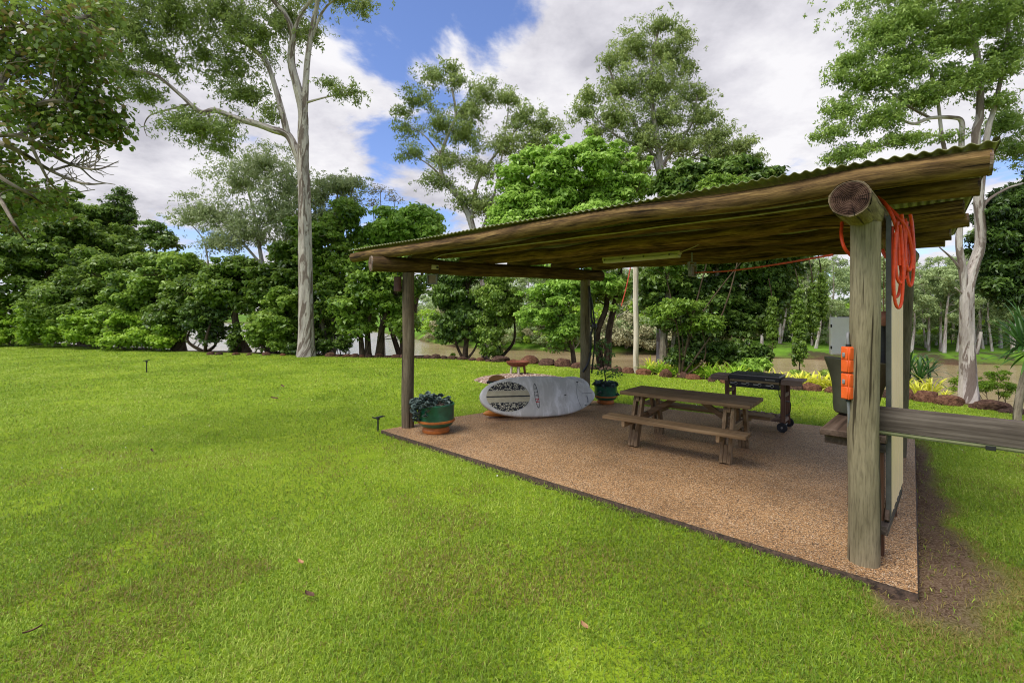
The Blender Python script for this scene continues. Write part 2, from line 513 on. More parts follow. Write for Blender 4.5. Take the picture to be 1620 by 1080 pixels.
    MAT['log_side'] = m_log('mossy_log', [(.05, .038, .018), (.14, .112, .05), (.24, .20, .095), (.36, .31, .17)], 2.2, 22, .85, .5)
    MAT['post'] = m_log('greyed_post', [(.115, .098, .058), (.165, .142, .088), (.205, .176, .112), (.26, .225, .15)], 1.6, 18, .85, .55)
    MAT['post_dark'] = m_log('brown_grey_post', [(.07, .054, .036), (.12, .093, .063), (.16, .127, .088), (.22, .18, .13)], 1.8, 26, .85, .45)
    MAT['post_pale'] = m_log('bleached_pole', [(.16, .13, .09), (.38, .33, .26), (.52, .47, .40), (.62, .58, .52)], .7, 30, .8, .45)
    MAT['table_wood'] = m_wood('stained_table_timber', [(.06, .035, .016), (.175, .11, .054), (.30, .205, .11)], 'x')
    MAT['table_leg'] = m_wood('stained_leg_timber', [(.07, .042, .02), (.195, .126, .064), (.32, .225, .125)], 'z')
    MAT['table_cross'] = m_wood('stained_cross_timber', [(.065, .038, .018), (.18, .115, .057), (.30, .205, .115)], 'y')
    MAT['bbq_wood'] = m_wood('reddish_trolley_timber', [(.05, .022, .012), (.12, .058, .032), (.19, .105, .065)], 'z')
    MAT['bbq_wood_x'] = m_wood('reddish_shelf_timber', [(.08, .045, .03), (.20, .13, .09), (.34, .26, .20)], 'x')
    MAT['bench_wood'] = m_wood('grey_bench_timber', [(.022, .016, .012), (.085, .066, .052), (.20, .165, .135)], 'x', 1.1)
    MAT['bench_dark'] = m_wood('brown_bench_timber', [(.03, .018, .012), (.09, .058, .04), (.17, .12, .09)], 'x')
    # ---- barks
    MAT['gum'] = m_gum('gum_bark', (.56, .50, .44), (.36, .31, .27), (.17, .125, .10))
    MAT['gum_grey'] = m_gum('gum_bark_grey', (.52, .48, .43), (.34, .30, .26), (.20, .15, .12))
    MAT['gum_far'] = m_gum('gum_bark_far', (.56, .52, .46), (.38, .34, .30), (.24, .19, .16), .7)
    MAT['bark'] = m_log('brown_bark', [(.02, .014, .009), (.06, .042, .026), (.105, .078, .05), (.17, .14, .10)], 2.0, 9, .9, .5)
    MAT['twig'] = m_log('grey_twig', [(.10, .085, .065), (.20, .17, .135), (.28, .25, .20), (.38, .34, .29)], 2.0, 9, .9, .5)
    # ---- leaves
    g = lambda *a, **k: m_leaf(*a, **k)
    MAT['lf_gum'] = g('gum_leaf', (.038, .058, .014), (.14, .185, .05), (.30, .35, .12), trans=.3)
    MAT['lf_gum2'] = g('gum_leaf_green', (.038, .066, .012), (.13, .195, .036), (.27, .35, .085), trans=.3)
    MAT['lf_grey'] = g('gum_leaf_grey', (.06, .078, .034), (.16, .195, .086), (.29, .335, .17), trans=.3)
    MAT['lf_dense'] = g('dense_leaf', (.014, .030, .004), (.078, .132, .016), (.20, .28, .045), rough=.4)
    MAT['lf_dark'] = g('dark_leaf', (.007, .016, .003), (.046, .086, .013), (.135, .205, .036), trans=.22, rough=.38)
    MAT['lf_mid'] = g('mid_leaf', (.020, .046, .006), (.105, .175, .018), (.24, .33, .055), rough=.42)
    MAT['lf_bright'] = g('bright_leaf', (.038, .082, .010), (.145, .245, .030), (.28, .41, .08), rough=.42)
    MAT['lf_shrub'] = g('shrub_leaf', (.035, .075, .006), (.135, .23, .016), (.30, .42, .045), rough=.45)
    MAT['lf_near'] = g('broad_leaf', (.030, .050, .008), (.075, .120, .016), (.17, .23, .045), rough=.4, trans=.35)
    MAT['lf_near2'] = g('rusty_leaf', (.05, .035, .010), (.11, .085, .022), (.20, .17, .05), rough=.5)
    MAT['lf_far'] = g('far_leaf', (.085, .12, .045), (.16, .21, .08), (.27, .33, .14), trans=.3)  # paler greens, distance haze put into the leaf colour
    MAT['lf_scrub'] = g('scrub_leaf', (.09, .085, .04), (.17, .165, .08), (.27, .26, .15), trans=.2)
    MAT['lf_yellow'] = g('yellow_strap_leaf', (.16, .20, .012), (.42, .46, .03), (.72, .70, .12), trans=.3)
    MAT['lf_strap'] = g('green_strap_leaf', (.05, .13, .01), (.17, .32, .02), (.42, .52, .07), trans=.3)
    MAT['lf_palm'] = g('palm_leaf', (.006, .02, .005), (.022, .06, .012), (.06, .125, .028), rough=.35)
    MAT['lf_succ'] = g('succulent_leaf', (.025, .04, .035), (.06, .083, .073), (.13, .165, .15), trans=.05, rough=.45)
    MAT['lf_pot'] = g('pot_shrub_leaf', (.015, .045, .010), (.045, .11, .022), (.10, .20, .05), rough=.4)
    # ---- misc
    MAT['green_glaze'] = m_plain('green_glaze', (.012, .095, .052), .28, .35, 9, spec=.5, coat=.2)
    MAT['terracotta'] = m_plain('orange_terracotta', (.42, .125, .022), .5, .3, 14)
    MAT['black'] = m_plain('black_metal', (.012, .012, .014), .4, .3)
    MAT['black_pl'] = m_plain('black_plastic', (.016, .016, .016), .5, .3)
    MAT['hood'] = m_plain('grey_black_hood', (.032, .034, .042), .35, .25, spec=.5)
    MAT['steel'] = m_plain('dull_steel', (.42, .40, .37), .35, .25, metal=.8)
    MAT['brass'] = m_plain('stained_fascia', (.20, .145, .07), .45, .3, metal=.3)
    MAT['orange'] = m_plain('orange_plastic', (.74, .115, .018), .42, .12)
    MAT['orange_red'] = m_plain('orange_cord', (.66, .060, .010), .45, .22, 30)
    MAT['red_rope'] = m_plain('faded_red_cord', (.50, .075, .035), .6, .25)
    MAT['grey_pl'] = m_plain('grey_plastic', (.20, .20, .20), .5, .2)
    MAT['box_grey'] = m_plain('pale_grey_enamel', (.95, .94, .88), .5, .05, 6)
    MAT['cream'] = m_plain('cream_plastic', (.44, .40, .25), .5, .15)
    MAT['fluoro'] = m_plain('fluorescent_diffuser', (.46, .47, .30), .35, .12, 5)
    MAT['panel'] = m_plain('cream_sheet_metal', (.92, .67, .42), .5, .06, 4)
    MAT['panel_edge'] = m_plain('dark_panel_edge', (.085, .085, .075), .5, .25)
    MAT['rust'] = m_plain('rusty_steel', (.17, .050, .022), .55, .5, 16, metal=.25, bump=.4)
    MAT['rust_dark'] = m_plain('dark_rusty_metal', (.075, .030, .022), .7, .4, 16)
    MAT['olive'] = m_plain('dark_olive_plastic', (.060, .062, .042), .45, .25, 8)
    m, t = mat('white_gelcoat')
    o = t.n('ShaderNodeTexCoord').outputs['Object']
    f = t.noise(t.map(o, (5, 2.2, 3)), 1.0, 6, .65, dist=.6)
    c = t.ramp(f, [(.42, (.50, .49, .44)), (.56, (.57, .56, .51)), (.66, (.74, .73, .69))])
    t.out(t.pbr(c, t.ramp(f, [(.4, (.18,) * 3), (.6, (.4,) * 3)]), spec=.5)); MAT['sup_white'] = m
    MAT['sup_orange'] = m_plain('orange_hull', (.52, .20, .035), .4, .2, 5)
    MAT['blue'] = m_plain('blue_plastic', (.02, .10, .42), .4, .2)
    MAT['teal'] = m_plain('pale_green_plastic', (.25, .42, .30), .4, .2)
    MAT['red'] = m_plain('red_print', (.55, .012, .03), .4, .1)
    MAT['pad_cream'] = m_plain('cream_deck_pad', (.40, .365, .245), .8, .15)
    MAT['blade'] = m_plain('tan_paddle_blade', (.34, .155, .045), .4, .3, 7)
    MAT['leaf_dry'] = m_plain('dry_leaf', (.36, .20, .09), .8, .4, 40)
    MAT['leaf_dark'] = m_plain('dark_dry_leaf', (.11, .055, .03), .8, .4, 40)
    MAT['white'] = m_plain('white_petal', (.75, .75, .72), .7, .1)
    m, t = mat('camo_deck_pad')
    o = t.n('ShaderNodeTexCoord').outputs['Object']
    k = t.ramp(t.noise(o, 34, 2, .5, dist=1.2), [(.53, (.012, .013, .018)), (.56, (.48, .46, .34))])
    t.out(t.pbr(k, .8)); MAT['camo'] = m
    m, t = mat('mulch_chips')
    o = t.n('ShaderNodeTexCoord').outputs['Object']
    vo = t.n('ShaderNodeTexVoronoi', {'Vector': o, 'Scale': 28.0})
    sp = t.n('ShaderNodeSeparateColor', {0: vo.outputs['Color']})
    t.out(t.pbr(t.ramp(sp.outputs[0], [(0, (.06, .03, .02)), (.4, (.24, .14, .09)), (.75, (.42, .30, .23)), (1, (.6, .5, .42))]), .9, t.bump(vo.outputs['Distance'], .8, .03)))
    MAT['mulch'] = m
    m, t = mat('border_rock')
    o = t.n('ShaderNodeTexCoord').outputs['Object']
    rv = t.n('ShaderNodeObjectInfo').outputs['Random']
    f = t.noise(o, 5, 7, .7)
    c = t.ramp(f, [(.34, (.014, .009, .007)), (.5, (.075, .043, .031)), (.64, (.15, .09, .063)), (.74, (.23, .17, .135))])
    c2 = t.ramp(f, [(.32, (.035, .014, .009)), (.5, (.19, .075, .036)), (.7, (.32, .16, .085))])
    c = t.mix(t.math('MULTIPLY', t.math('POWER', rv, 2.0), .8), c, c2)
    t.out(t.pbr(c, .9, t.bump(f, .8, .04), spec=.2)); MAT['rock'] = m
    m, t = mat('corrugated_roofing')
    o = t.n('ShaderNodeTexCoord').outputs['Object']
    f = t.noise(o, 3, 6, .7)
    c = t.ramp(f, [(.35, (.16, .16, .075)), (.55, (.28, .285, .145)), (.7, (.38, .38, .22))])
    t.out(t.pbr(c, .55, t.bump(t.noise(o, 30, 4), .2, .003), metal=.25, spec=.4)); MAT['roof'] = m

build_materials()

# ================================================================== SETTING
build_ground()
_v = np.array([[-1500, -100, WATER], [1500, -100, WATER], [1500, 420, WATER], [-1500, 420, WATER]], float)
tag(fast_mesh('river_water', _v, np.array([[0, 1, 2, 3]]), None, MAT['water']), kind='structure')

def build_slab():
    mb = MB(); n = len(SLAB)
    mb.add([(x, y, 0) for x, y in SLAB], [tuple(range(n))])
    top = mb.build('patio_slab', MAT['slab'], smooth=False)
    tag(top, kind='structure')
    # rough side, a few mm outside and below the top face
    sb = MB(); pts = []
    for (x0, y0), (x1, y1) in zip(SLAB, SLAB[1:] + SLAB[:1]):
        L = math.hypot(x1 - x0, y1 - y0); k = max(2, int(L / .12))
        for i in range(k):
            pts.append((x0 + (x1 - x0) * i / k, y0 + (y1 - y0) * i / k))
    m = len(pts); cx, cy = np.mean(pts, axis=0)
    vs = []
    for x, y in pts:
        d = Vector((x - cx, y - cy)).normalized()
        e = rnd.uniform(.0, .012)
        vs += [(x - .001 * d.x, y - .001 * d.y, -.002), (x + d.x * e, y + d.y * e, -.02), (x + d.x * (e + .01), y + d.y * (e + .01), -.2)]
    fs = []
    for i in range(m):
        j = (i + 1) % m
        for k in range(2): fs.append((i*3+k, i*3+k+1, j*3+k+1, j*3+k))
    sb.add(vs, fs)
    o = sb.build('slab_edge', MAT['slab_side'], top)
build_slab()

# ------------------------------------------------------------------ grass
def build_grass():
    P, HH, WW, seg = [], [], [], []
    def scatter(y0, y1, dens, h, w, two):
        xm = y1 * 1.13 + 1.2
        n = int(dens * (y1 - y0) * 2 * xm)
        y = (y0 + (y1 - y0) * R.random(n)) * (1 + .13 * R.normal(size=n)).clip(.75, 1.3); x = (R.random(n) * 2 - 1) * xm
        ok = (np.abs(x) < y * 1.13 + 1.2) & (near_s(x, y) < -.05)
        x, y = x[ok], y[ok]
        ok = ~in_poly(x, y, SLAB)
        x, y = x[ok], y[ok]
        thin = fbm(x, y, 1.7)
        ok = R.random(len(x)) > np.maximum(.93 * dirt(x, y), .55 * sstep(.60, .76, thin))
        x, y = x[ok], y[ok]
        n = len(x)
        P.append(np.stack([x, y, np.full(n, -.052)], 1)); seg.append(np.full(n, two))
        tall = .75 + .6 * fbm(x, y, .9)
        HH.append(h * (.5 + .8 * R.random(n)) * tall); WW.append(w * (.7 + .6 * R.random(n)))
    scatter(1.9, 3.2, 13000, .034, .0042, 1)
    scatter(3.2, 4.6, 9000, .034, .0052, 1)
    scatter(4.6, 7.0, 4600, .034, .0075, 0)
    scatter(7.0, 11., 2000, .036, .012, 0)
    scatter(11., 17., 800, .042, .020, 0)
    scatter(17., 33., 260, .045, .034, 0)
    P = np.concatenate(P); h = np.concatenate(HH); w = np.concatenate(WW); two = np.concatenate(seg)
    N = len(P)
    ang = R.random(N) * 2 * PI
    lean = np.clip(.95 + .5 * R.normal(size=N), .05, 1.7)
    dirv = np.stack([np.cos(ang), np.sin(ang), np.zeros(N)], 1)
    a2 = ang + PI / 2 + R.normal(size=N) * .5
    side = np.stack([np.cos(a2), np.sin(a2), np.zeros(N)], 1) * (w * .5)[:, None]
    up = np.array([0, 0, 1.0])
    mid = P + dirv * (h * np.sin(lean) * .45)[:, None] + up * (h * .62 * np.cos(lean * .6))[:, None]
    tip = P + dirv * (h * np.sin(lean) * 1.1)[:, None] + up * (h * (.62 + .38 * np.cos(lean * 1.5)) * np.cos(lean * .5))[:, None]
    lf = fbm(P[:, 0], P[:, 1], .55, 4); hf = fbm(P[:, 0] + 50, P[:, 1], 2.4, 3)
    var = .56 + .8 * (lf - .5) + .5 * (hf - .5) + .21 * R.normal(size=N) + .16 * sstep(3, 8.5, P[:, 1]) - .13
    dry = R.random(N) < .06 + .42 * sstep(.54, .72, fbm(P[:, 0] - 30, P[:, 1], 1.25, 4)) * (P[:, 1] < 8)
    dry |= (dirt(P[:, 0], P[:, 1]) > .25) & (R.random(N) < .75)
    var = np.where(dry, .12 * R.random(N), np.clip(var, .2, 1.0))
    # var above lightens blades with distance, viewing brightness painted into their colour
    near = two == 1
    v1 = np.stack([P[near] - side[near], P[near] + side[near], mid[near] + side[near] * .8, mid[near] - side[near] * .8, tip[near]], 1).reshape(-1, 3)
    n1 = near.sum(); b = np.arange(n1)[:, None] * 5
    q1 = b + np.array([[0, 1, 2, 3]]); t1 = b + np.array([[3, 2, 4]])
    far = ~near; n2 = far.sum()
    v2 = np.stack([P[far] - side[far], P[far] + side[far], tip[far]], 1).reshape(-1, 3)
    t2 = n1 * 5 + np.arange(n2)[:, None] * 3 + np.array([[0, 1, 2]])
    v = np.concatenate([v1, v2]).astype(np.float32)
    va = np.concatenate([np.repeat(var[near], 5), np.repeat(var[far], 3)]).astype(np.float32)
    me = bpy.data.meshes.new('grass')
    me.vertices.add(len(v)); me.vertices.foreach_set('co', v.ravel())
    tri = np.concatenate([t1, t2])
    loops = np.concatenate([q1.ravel(), tri.ravel()]).astype(np.int32)
    me.loops.add(len(loops)); me.loops.foreach_set('vertex_index', loops)
    st = np.concatenate([np.arange(n1) * 4, n1 * 4 + np.arange(len(tri)) * 3]).astype(np.int32)
    me.polygons.add(len(st)); me.polygons.foreach_set('loop_start', st)
    me.update(calc_edges=True)
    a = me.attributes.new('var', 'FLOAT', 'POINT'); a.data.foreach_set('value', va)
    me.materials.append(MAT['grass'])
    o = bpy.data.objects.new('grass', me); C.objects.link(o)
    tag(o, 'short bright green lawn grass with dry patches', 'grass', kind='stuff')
    print('grass blades', N)
build_grass()

# ------------------------------------------------------------------ shelter
FLP, BLP, FRP, BRP = (-1.71, 7.76), (1.506, 9.7), (2.645, 3.54), (5.1, 6.13)
def lerp(a, b, t): return tuple(np.asarray(a, float) * (1 - t) + np.asarray(b, float) * t)
PL0, PR0 = (-2.75, 8.2), (3.09, 3.05)
PL1, PR1 = (1.75, 10.1), (5.9, 6.35)
NPUR = 6
shelter = thing('picnic_shelter', 'open log picnic shelter with low corrugated roof over a pebble slab', 'shelter', (0, 0, 0))
def wobbly(p0, p1, n, amp):
    p0, p1 = np.asarray(p0, float), np.asarray(p1, float)
    pts = [p0 + (p1 - p0) * i / n + R.normal(size=3) * amp * (0 < i < n) for i in range(n + 1)]
    return curve(pts, 3)
def part_log(name, p0, p1, r0, r1, m, amp=.012, wob=.03, n=16, seg=6, ends=None, root=None):
    mb = MB(); P = wobbly(p0, p1, seg, amp)
    rr = [r0 + (r1 - r0) * i / (len(P) - 1) for i in range(len(P))]
    tube(mb, P, rr, n, cap=ends is None, wob=wob)
    o = mb.build(name, m, root if root is not None else shelter)
    if ends is not None:
        for i, j in ((0, 1), (-1, -2)):
            e = MB()
            d = P[i] - P[j]; d /= np.linalg.norm(d)
            a = np.cross(d, [0, 0, 1.0]); a /= np.linalg.norm(a); b = np.cross(a, d)
            ctr = P[i] + d * .002
            rings = [(ctr - d * .012, rr[i] * 1.0)] + [(ctr + d * q, rr[i] * k) for q, k in ((.006, .97), (.008, .7), (.003, .42), (-.006, .2))]
            m_ = 20; vs = []; uv = []
            for c_, r_ in rings:
                for k in range(m_):
                    an = 2 * PI * k / m_; rk = r_ * (1 + .03 * math.sin(3 * an + 1) + .02 * math.sin(7 * an))
                    vs.append(c_ + (a * math.cos(an) + b * math.sin(an)) * rk); uv.append((math.cos(an) * rk, math.sin(an) * rk))
            fs = [(q*m_+k, q*m_+(k+1) % m_, (q+1)*m_+(k+1) % m_, (q+1)*m_+k) for q in range(len(rings)-1) for k in range(m_)]
            fs.append(tuple((len(rings)-1)*m_+k for k in range(m_)))
            e.add(vs, fs, uv)
            e.build('log_end', ends, o)
    return o
part_log('post', (*FLP, -.1), (FLP[0] + .01, FLP[1], 2.53), .102, .096, MAT['post_dark'], .006, .02, 18, 5)
part_log('post', (*BLP, -.1), (BLP[0], BLP[1], 2.55), .108, .10, MAT['post'], .006, .02, 18, 5)
part_log('post', (FRP[0] - .012, FRP[1], -.1), (FRP[0] + .004, FRP[1], 2.53), .101, .093, MAT['post'], .005, .02, 24, 5)
part_log('post', (BRP[0] - .06, BRP[1] + .05, -.1), (*BRP, 2.53), .09, .1, MAT['post'], .006, .02, 16, 5)
_d = np.array([BLP[0] - FLP[0], BLP[1] - FLP[1]]); _d /= np.linalg.norm(_d)
part_log('beam', (-2.22, 7.43, 2.645), (BLP[0] + _d[0] * .42, BLP[1] + _d[1] * .42, 2.655), .122, .112, MAT['log'], .008, .03, 20, 6, MAT['log_end'])
part_log('beam', (2.29, 3.20, 2.632), (5.5, 6.55, 2.64), .124, .115, MAT['log_side'], .006, .04, 22, 6, MAT['log_end_dark'])
PUR = []
for k in range(NPUR):
    t = k / (NPUR - 1)
    a, b = lerp(PL0, PL1, t), lerp(PR0, PR1, t)
    j = 0 if k == 0 else rnd.uniform(-.1, .06)
    u = np.array([b[0] - a[0], b[1] - a[1]]); u /= np.linalg.norm(u)
    b = (b[0] + u[0] * j, b[1] + u[1] * j)
    r = [.088, .072, .090, .074, .088, .08][k]
    z = 2.935 - r - .014
    PUR.append((np.array([*a, z]), np.array([*b, z]), r))
    part_log('purlin', (*a, z), (*b, z), r * .92, r * 1.0, MAT['log'], .012, .06, 14, 12, MAT['log_end'])
def build_roof():
    FL, FR, BR, BL = [np.array(q) for q in ((-2.83, 8.16), (3.05, 2.95), (6.08, 6.50), (1.66, 10.36))]
    L = np.linalg.norm(FR - FL); nw = int(L / .0762); ns = nw * 10 + 1; nt = 7
    def sheet(dz, flip):
        vs = []
        for j in range(nt):
            t = j / (nt - 1)
            for i in range(ns):
                s = i / (ns - 1)
                p = (FL * (1 - s) + FR * s) * (1 - t) + (BL * (1 - s) + BR * s) * t
                z = 2.944 + .0095 * math.sin(2 * PI * nw * s) + dz + .006 * math.sin(s * 17 + 3 * t) * (t < .01)
                vs.append((p[0], p[1], z))
        fs = []
        for j in range(nt - 1):
            for i in range(ns - 1):
                q = (j*ns+i, j*ns+i+1, (j+1)*ns+i+1, (j+1)*ns+i)
                fs.append(q[::-1] if flip else q)
        return vs, fs
    mb = MB()
    v1, f1 = sheet(0, False); v2, f2 = sheet(.0035, False)
    mb.add(v1, [q[::-1] for q in f1]); mb.add(v2, f2)
    n1 = len(v1)
    mb.f += [(i, i + 1, n1 + i + 1, n1 + i) for i in range(ns - 1)]
    for c in (0, ns - 1):
        for j in range(nt - 1): mb.f.append((j*ns+c, (j+1)*ns+c, n1+(j+1)*ns+c, n1+j*ns+c))
    mb.build('roof_sheet', MAT['roof'], shelter)
    # verge flashing at the right-hand end
    vb = MB(); vs = []
    for j in range(6):
        p = FR * (1 - j / 5) + BR * (j / 5)
        e = np.array([.74, -.66])
        for (du, dz) in ((-.03, .012), (.0, .014), (.004, -.02)):
            q = p + e * du; vs.append((q[0], q[1], 2.95 + dz))
    vb.add(vs, [(j*3+k, j*3+k+1, (j+1)*3+k+1, (j+1)*3+k) for j in range(5) for k in range(2)])
    vb.build('verge_flashing', MAT['roof'], shelter)
    # tie straps and screw heads
    for (x, y, zz) in ((2.645, 3.70, 2.83), (-1.60, 7.86, 2.80)):
        sb = MB()
        P = curve([(x - .10, y - .085, 2.94), (x - .085, y - .10, 2.85), (x - .05, y - .09, 2.76), (x - .02, y - .07, 2.66)], 4)
        for i in range(len(P) - 1): obox(sb, P[i], P[i + 1], .03, .003, 0, (.7, -.7, .1))
        sb.build('tie_strap', MAT['grey_pl'], shelter)
build_roof()
# sheet-metal screen beside the right-hand post
def build_panel():
    A = np.array([2.885, 3.615]); w = np.array([.69, .724]); nrm = np.array([.724, -.69])
    mb = MB(); L = .98; k = 60; vs = []
    for z in (.31, 2.60):
        for sgn in (0, 1):
            for i in range(k + 1):
                s = i / k * L
                rib = .004 if (s % .19) < .03 else 0.0
                p = A + w * s + nrm * ((.012 + rib) if sgn == 0 else -.012)
                vs.append((p[0], p[1], z))
    m = k + 1; fs = []
    for i in range(k):
        fs += [(i, i+1, 2*m+i+1, 2*m+i), (m+i+1, m+i, 3*m+i, 3*m+i+1), (i+1, i, m+i, m+i+1), (2*m+i, 2*m+i+1, 3*m+i+1, 3*m+i)]
    fs += [(0, 2*m, 3*m, m), (k, m+k, 3*m+k, 2*m+k)]
    mb.add(vs, fs)
    o = mb.build('wall_panel', MAT['panel'], shelter, smooth=False)
    eb = MB()
    q = A - w * .014
    obox(eb, (q[0], q[1], .30), (q[0], q[1], 2.60), .034, .022, .003, (.69, .724, 0))
    eb.build('panel_edge', MAT['panel_edge'], o)
build_panel()

# ------------------------------------------------------------------ bits fixed to the shelter
def simple(name, mb, m, label, cat, loc=None, rz=0, group=None, smooth=True):
    o = mb.build(name, m, None, smooth)
    if loc is not None: o.location = [float(q) for q in loc]
    o.rotation_euler = (0, 0, rz)
    return tag(o, label, cat, group)

# fluorescent batten
root = thing('fluorescent_light', 'long cream fluorescent batten light under the roof logs', 'light', (1.46, 7.56, 2.715), math.atan2(-.67, .742))
mb = MB(); box(mb, (1.27, .085, .055), (.635, 0, .012), bev=.008); mb.build('housing', MAT['cream'], root)
mb = MB(); box(mb, (1.22, .125, .05), (.635, 0, -.03), bev=.018, seg=3); mb.build('diffuser', MAT['fluoro'], root)
for sx in (.06, .38, .72, 1.12):
    mb = MB(); box(mb, (.018, .132, .03), (sx, 0, -.008), bev=.003); mb.build('clip', MAT['panel_edge'], root)
# conduit along the second purlin
pa, pb, pr = PUR[1]
u = (pb - pa) / np.linalg.norm(pb - pa); nf = np.array([-u[1], u[0], 0]) * -1
if nf[1] > 0: nf = -nf
pts = [np.array([-1.335, 7.93, 2.66]), np.array([-1.37, 7.94, 2.73])]
for t in np.linspace(.13, .90, 13):
    pts.append(pa + (pb - pa) * t + nf * (pr + .006) + np.array([0, 0, -.012 + .004 * math.sin(t * 40)]))
mb = MB(); tube(mb, curve(pts, 4), .008, 6)
simple('conduit', mb, MAT['cream'], 'thin pale cable clipped along the second roof log from the front', 'cable')
# cable from the light
mb = MB(); L0 = np.array([2.40, 6.71, 2.73])
tube(mb, curve([L0, L0 + [.12, -.15, .05], L0 + [.25, -.42, .10], L0 + [.75, -.9, .12]], 5), .006, 6)
simple('conduit', mb, MAT['cream'], 'short cream cable leaving the right end of the fluorescent light', 'cable')
# power outlet on the left beam
root = thing('power_outlet', 'cream power outlet with black plug on the left roof beam', 'outlet', (-1.285, 7.865, 2.632), math.atan2(.52, .856))
mb = MB(); box(mb, (.125, .04, .075), bev=.006); mb.build('housing', MAT['cream'], root)
mb = MB(); box(mb, (.03, .04, .03), (.03, -.036, -.005), bev=.006)
tube(mb, curve([(.035, -.055, -.005), (.06, -.06, -.03), (.07, -.03, -.09), (.06, .02, -.14)], 4), .005, 6); mb.build('plug', MAT['black_pl'], root)
def floodlight(loc, rz, label):
    root = thing('floodlight', label, 'light', loc, rz, 'floodlights under the roof')
    mb = MB()
    for (s, c) in (((.17, .05, .018), (0, 0, .077)), ((.17, .05, .018), (0, 0, -.077)), ((.018, .05, .136), (-.077, 0, 0)), ((.018, .05, .136), (.077, 0, 0))): box(mb, s, c, bev=.003)
    mb.build('frame', MAT['grey_pl'], root)
    mb = MB(); box(mb, (.134, .02, .134), (0, .006, 0), bev=.002); mb.build('lens', MAT['brass'], root)
    mb = MB()
    for sx in (-.096, .096): box(mb, (.008, .03, .12), (sx, .01, .055), bev=0)
    box(mb, (.2, .03, .008), (0, .01, .119), bev=0); tube(mb, [(0, .01, .12), (0, .01, .26)], .012, 8); mb.build('bracket', MAT['grey_pl'], root)
floodlight((-1.35, 8.0, 2.44), -.15, 'square floodlight hanging under the left beam below the power outlet')
floodlight((2.57, 6.72, 2.47), .75, 'square floodlight hanging under the rearmost roof log beside the red cord')
# rusty tin
root = thing('hanging_tin', 'rusty brown tin cylinder hanging on the left front post', 'lantern', (-1.855, 7.66, 2.22))
mb = MB(); lathe(mb, [(0, -.005), (.062, 0), (.064, .01), (.062, .02), (.062, .2), (.065, .21), (.064, .225), (.05, .235), (0, .238)], 18); mb.build('tin', MAT['rust_dark'], root)
mb = MB(); tube(mb, curve([(0, 0, .236), (.0, 0, .31), (.02, .03, .36), (.075, .06, .365)], 4), .005, 6); mb.build('hook', MAT['black'], root)
# ropes and chain
mb = MB()
P = curve([at(932, 452, 9.6), at(934, 475, 9.57), at(936, 505, 9.56), at(939, 515, 9.56), at(935, 530, 9.57), at(934, 560, 9.58), at(929, 578, 9.56), at(922, 588, 9.58)], 6)
tube(mb, P, [.014 + .012 * abs(math.sin(i * 1.3)) for i in range(len(P))], 6)
tube(mb, curve([at(935, 470, 9.57), at(940, 505, 9.55), at(941, 540, 9.57), at(936, 590, 9.6)], 6), .016, 6)
lathe(mb, [(0, -.07), (.05, -.05), (.065, 0), (.05, .05), (0, .07)], 12, at(940, 516, 9.54))
simple('chain', mb, MAT['black'], 'dark chain and tackle hanging down the right side of the back left post', 'chain')
mb = MB(); tube(mb, curve([at(999, 412, 13.2), at(996, 430, 13.2), at(990, 458, 13.2), at(983, 484, 13.2)], 4), .016, 6)
simple('rope', mb, MAT['red_rope'], 'faded red rope dangling left of the bleached pole', 'rope')
mb = MB(); a = np.array([2.60, 6.70, 2.44]); b = np.array([2.62, 3.86, 2.335])
tube(mb, curve([a, a * .66 + b * .34 - [0, 0, .03], a * .33 + b * .67 - [0, 0, .025], b], 6), .009, 6)
simple('extension_cord', mb, MAT['red_rope'], 'taut red cord strung from the rear floodlight to the right post', 'cord')
# coiled orange hose
def build_hose():
    mb = MB()
    c = np.array([2.985, 3.60]); side = np.array([.80, -.60]); dep = np.array([.60, .80])
    top = 2.70
    def P(px, py, dd=0.0):
        d = 3.58 + dd
        return at(px, py, d)
    loops = [(1417, 352, 470, 9, .02), (1424, 345, 448, 8, -.02), (1430, 352, 440, 7, .03), (1438, 345, 428, 7, 0), (1440, 352, 452, 6, .04), (1421, 362, 487, 8, -.03), (1434, 365, 418, 8, .05)]
    for (x, y0, y1, w, dd) in loops:
        lp = [P(x - w * .5, y0 + 6, dd), P(x - w * .9, (y0 + y1) / 2 + rnd.uniform(-8, 8), dd), P(x - w * .7, y1 - 14, dd), P(x, y1, dd + .01), P(x + w * .7, y1 - 12, dd + .02), P(x + w * 1.0, (y0 + y1) / 2, dd + .02), P(x + w * .6, y0 + 10, dd + .02), P(x + .3 * w, y0 - 6, dd)]
        tube(mb, curve(lp, 6), .0108, 8)
    tube(mb, curve([P(1388, 312, .14), P(1400, 322, .06), P(1413, 345, 0), P(1420, 372, 0), P(1423, 420, 0)], 6), .0125, 8)
    tube(mb, curve([P(1392, 315, .14), P(1408, 330, .06), P(1424, 346, 0), P(1436, 366, 0), P(1443, 400, .02), P(1444, 425, .02)], 6), .0125, 8)
    tube(mb, curve([P(1332, 352, .30), P(1331, 372, .22), P(1336, 392, .18), P(1348, 406, .2)], 6), .0125, 8)
    tube(mb, curve([P(1396, 395, .12), P(1399, 402, .1), P(1404, 408, .08), P(1412, 409, .05)], 5), .0125, 8)
    simple('garden_hose', mb, MAT['orange_red'], 'coil of orange red hose hanging beside the front right post', 'hose')
build_hose()
